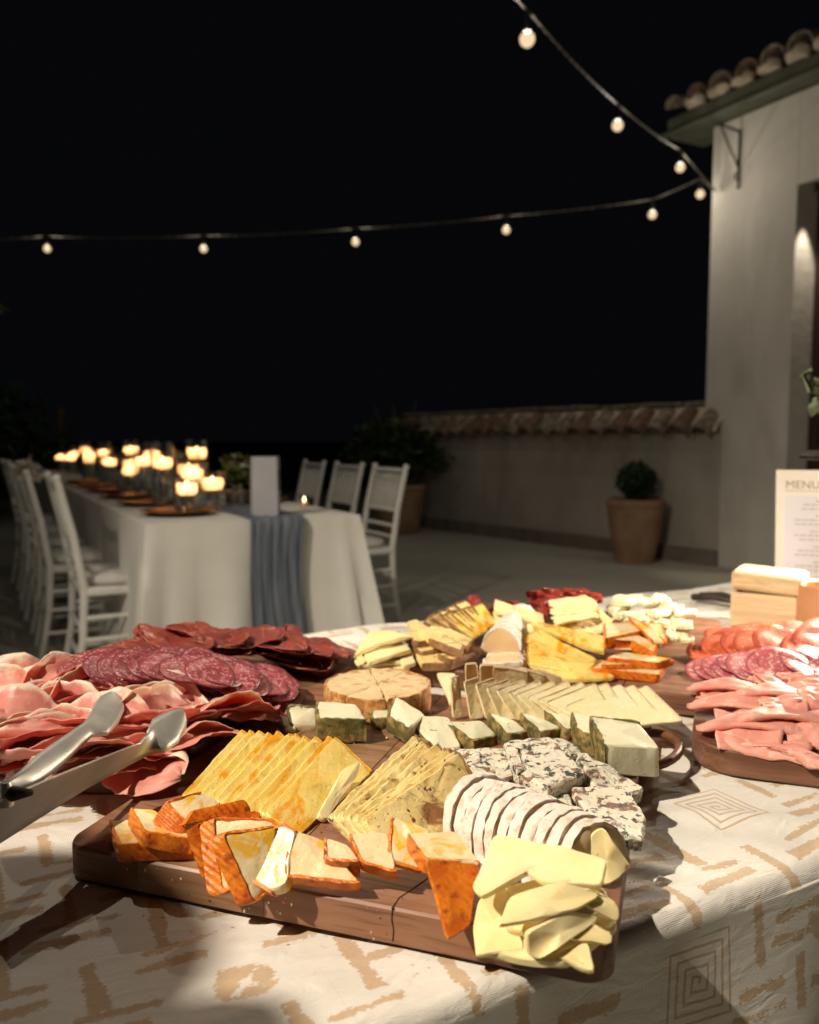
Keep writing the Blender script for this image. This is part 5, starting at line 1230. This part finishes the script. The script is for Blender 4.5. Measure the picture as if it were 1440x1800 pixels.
# white chairs
def chair(label, u, v, face, group):
    # face = +1: the sitter looks towards +u ; local x = forward
    t_ = thing('white_chair', label, 'chair', uv(u, v, 0), ANG + (0 if face > 0 else math.pi), group)
    hw = .195; bx0 = -.20
    for s in (-1, 1):
        y = s * hw
        m = MB(); m.tube([(bx0 - .055, y * .96, 0), (bx0 - .01, y * .97, .25), (bx0, y, .46), (bx0 - .035, y, .68), (bx0 - .085, y, .90)], [.014, .016, .018, .0165, .014], 10)
        m.lathe([(.016, -.008), (.018, 0), (.013, .012), (.001, .016)], 10, (bx0 - .087, y, .905)); m.obj('rear_leg', WHITE_PAINT, t_, 60)
        m = MB(); m.tube([(.20, y * 1.02, 0), (.19, y, .44)], [.013, .018], 10); m.obj('front_leg', WHITE_PAINT, t_, 60)
        for z in (.14, .25, .34):
            m = MB(); m.tube([(bx0 - .03 + .05 * z, y, z), (.195, y, z)], .0095, 8); m.obj('side_stretcher', WHITE_PAINT, t_, 60)
    m = MB(); m.bev((-.005, 0, .445), (.42, .42, .035), .008); m.obj('seat', WHITE_PAINT, t_)
    m = MB(); m.lathe([(.12, .462), (.185, .468), (.197, .484), (.185, .502), (.10, .510), (.001, .511)], 28)
    m.v = [Vector((math.copysign(abs(p.x / .2) ** .6, p.x) * .2 if abs(p.x) > 1e-6 else 0, math.copysign(abs(p.y / .2) ** .6, p.y) * .2 if abs(p.y) > 1e-6 else 0, p.z)) for p in m.v]; m.obj('cushion', M_LINEN, t_, 180)
    def back(z): 
        for (z0, x0), (z1, x1) in (((.46, bx0), (.68, bx0 - .035)), ((.68, bx0 - .035), (.90, bx0 - .085))):
            if z <= z1: return x0 + (x1 - x0) * (z - z0) / (z1 - z0)
        return bx0 - .085
    for z, r in ((.885, .013), (.855, .009), (.665, .011), (.58, .010), (.52, .008)):
        m = MB(); m.tube([(back(z), -hw, z), (back(z) - .012, 0, z), (back(z), hw, z)], r, 8); m.obj('back_rail', WHITE_PAINT, t_, 60)
    for k in range(7):
        y = -hw + (k + 1) * 2 * hw / 8; m = MB(); m.tube([(back(.665) - .008, y, .665), (back(.77) - .009, y, .77), (back(.855) - .008, y, .855)], [.0075, .0095, .0075], 8); m.obj('spindle', WHITE_PAINT, t_, 60)
    for z in (.18, .30):
        m = MB(); m.tube([(.195, -hw, z), (.195, hw, z)], .0095, 8); m.obj('front_stretcher', WHITE_PAINT, t_, 60)
        m = MB(); m.tube([(bx0 - .03 + .05 * z, -hw, z), (bx0 - .03 + .05 * z, hw, z)], .0095, 8); m.obj('rear_stretcher', WHITE_PAINT, t_, 60)
    return t_
GL_ = 'chairs along the leafy side of the dinner table'; GR_ = 'chairs along the wall side of the dinner table'
c0 = chair('first white spindle-back chair from the runner end on the dark tree side', .60, 3.66, 1, GL_)
for k_, v in enumerate((4.36, 5.06, 5.76, 6.5)):
    c = dup(c0); c['label'] = ORD[k_ + 1] + ' white spindle-back chair from the runner end on the dark tree side'; c.location = uv(.54, v, 0); c.rotation_euler.z = ANG + random.uniform(-.06, .06)
c1 = dup(c0); c1.location = uv(1.86, 4.19, 0); c1.rotation_euler.z = ANG + math.pi; c1['label'] = 'first white spindle-back chair from the runner end on the courtyard wall side'; c1['group'] = GR_
for k_, v in enumerate((4.76, 5.36)):
    c = dup(c1); c['label'] = ORD[k_ + 1] + ' white spindle-back chair from the runner end on the courtyard wall side'; c.location = uv(1.86, v, 0); c.rotation_euler.z = ANG + math.pi + random.uniform(-.05, .05)
# garland tied to the second chair on the left
gd = thing('leaf_garland', 'dried white blossom garland tied to a white chair back', 'garland', uv(.26, 4.36, .5))
crown((0, 0, .40), (.05, .10, .05), 120, .05, .03, M_PETAL, gd, 'blossoms', .3, 77)
m = MB(); m.tube([(0, 0, .4), (.02, .03, .1), (.02, -.02, -.25)], [.006, .005, .003], 6); m.obj('ribbon', M_PETAL, gd)

# ------------------------------------------------------------------ person standing at the table edge (casts the soft shadow on the cloth)
def person(loc, rz):
    J = {'pel': (0, 0, .93), 'sp': (0, .05, 1.12), 'ch': (0, .14, 1.30), 'nk': (0, .21, 1.42), 'hd': (0, .26, 1.52), 'tp': (0, .27, 1.59)}
    V_ = []; E_ = []; RAD = []
    def addv(p, r): V_.append(p); RAD.append(r); return len(V_) - 1
    pel = addv(J['pel'], (.16, .11)); sp_ = addv(J['sp'], (.135, .10)); ch_ = addv(J['ch'], (.165, .11)); nk = addv(J['nk'], (.155, .12)); hd = addv(J['hd'], (.105, .112)); tp = addv(J['tp'], (.085, .095))
    E_ += [(pel, sp_), (sp_, ch_), (ch_, nk), (nk, hd), (hd, tp)]
    for s in (-1, 1):
        sh = addv((s * .145, .14, 1.42), (.085, .085)); el = addv((s * .25, .08, 1.12), (.042, .042)); wr = addv((s * .20, .12, .92), (.03, .03)); hn = addv((s * .19, .13, .84), (.02, .04))
        E_ += [(ch_, sh), (sh, el), (el, wr), (wr, hn)]
        for k in range(5):
            a = addv((s * .19, .13 + (k - 2) * .017, .78 - (.02 if k in (1, 2, 3) else 0)), (.009, .009)); E_.append((hn, a))
        hp = addv((s * .095, 0, .86), (.095, .095)); kn = addv((s * .11, .02, .48), (.06, .06)); an = addv((s * .12, 0, .09), (.042, .042)); ft = addv((s * .13, .13, .04), (.045, .035))
        E_ += [(pel, hp), (hp, kn), (kn, an), (an, ft)]
    me = bpy.data.meshes.new('person'); me.from_pydata(V_, E_, []); me.update()
    o = bpy.data.objects.new('person', me); COL.objects.link(o); md = o.modifiers.new('skin', 'SKIN'); md.use_smooth_shade = True
    for i, sv in enumerate(me.skin_vertices[0].data): sv.radius = RAD[i]; sv.use_root = (i == 0)
    s = o.modifiers.new('smooth', 'SUBSURF'); s.levels = 2; s.render_levels = 2
    me.materials.append(m_simple('navy_fabric', (.02, .025, .04), (.03, .035, .05), 20, .9))
    o.location = loc; o.rotation_euler.z = rz; return o
pe = person((-.742, -.11, 0), R(28.5)); tag(pe, 'person in dark clothes standing at the printed buffet cloth', 'person')
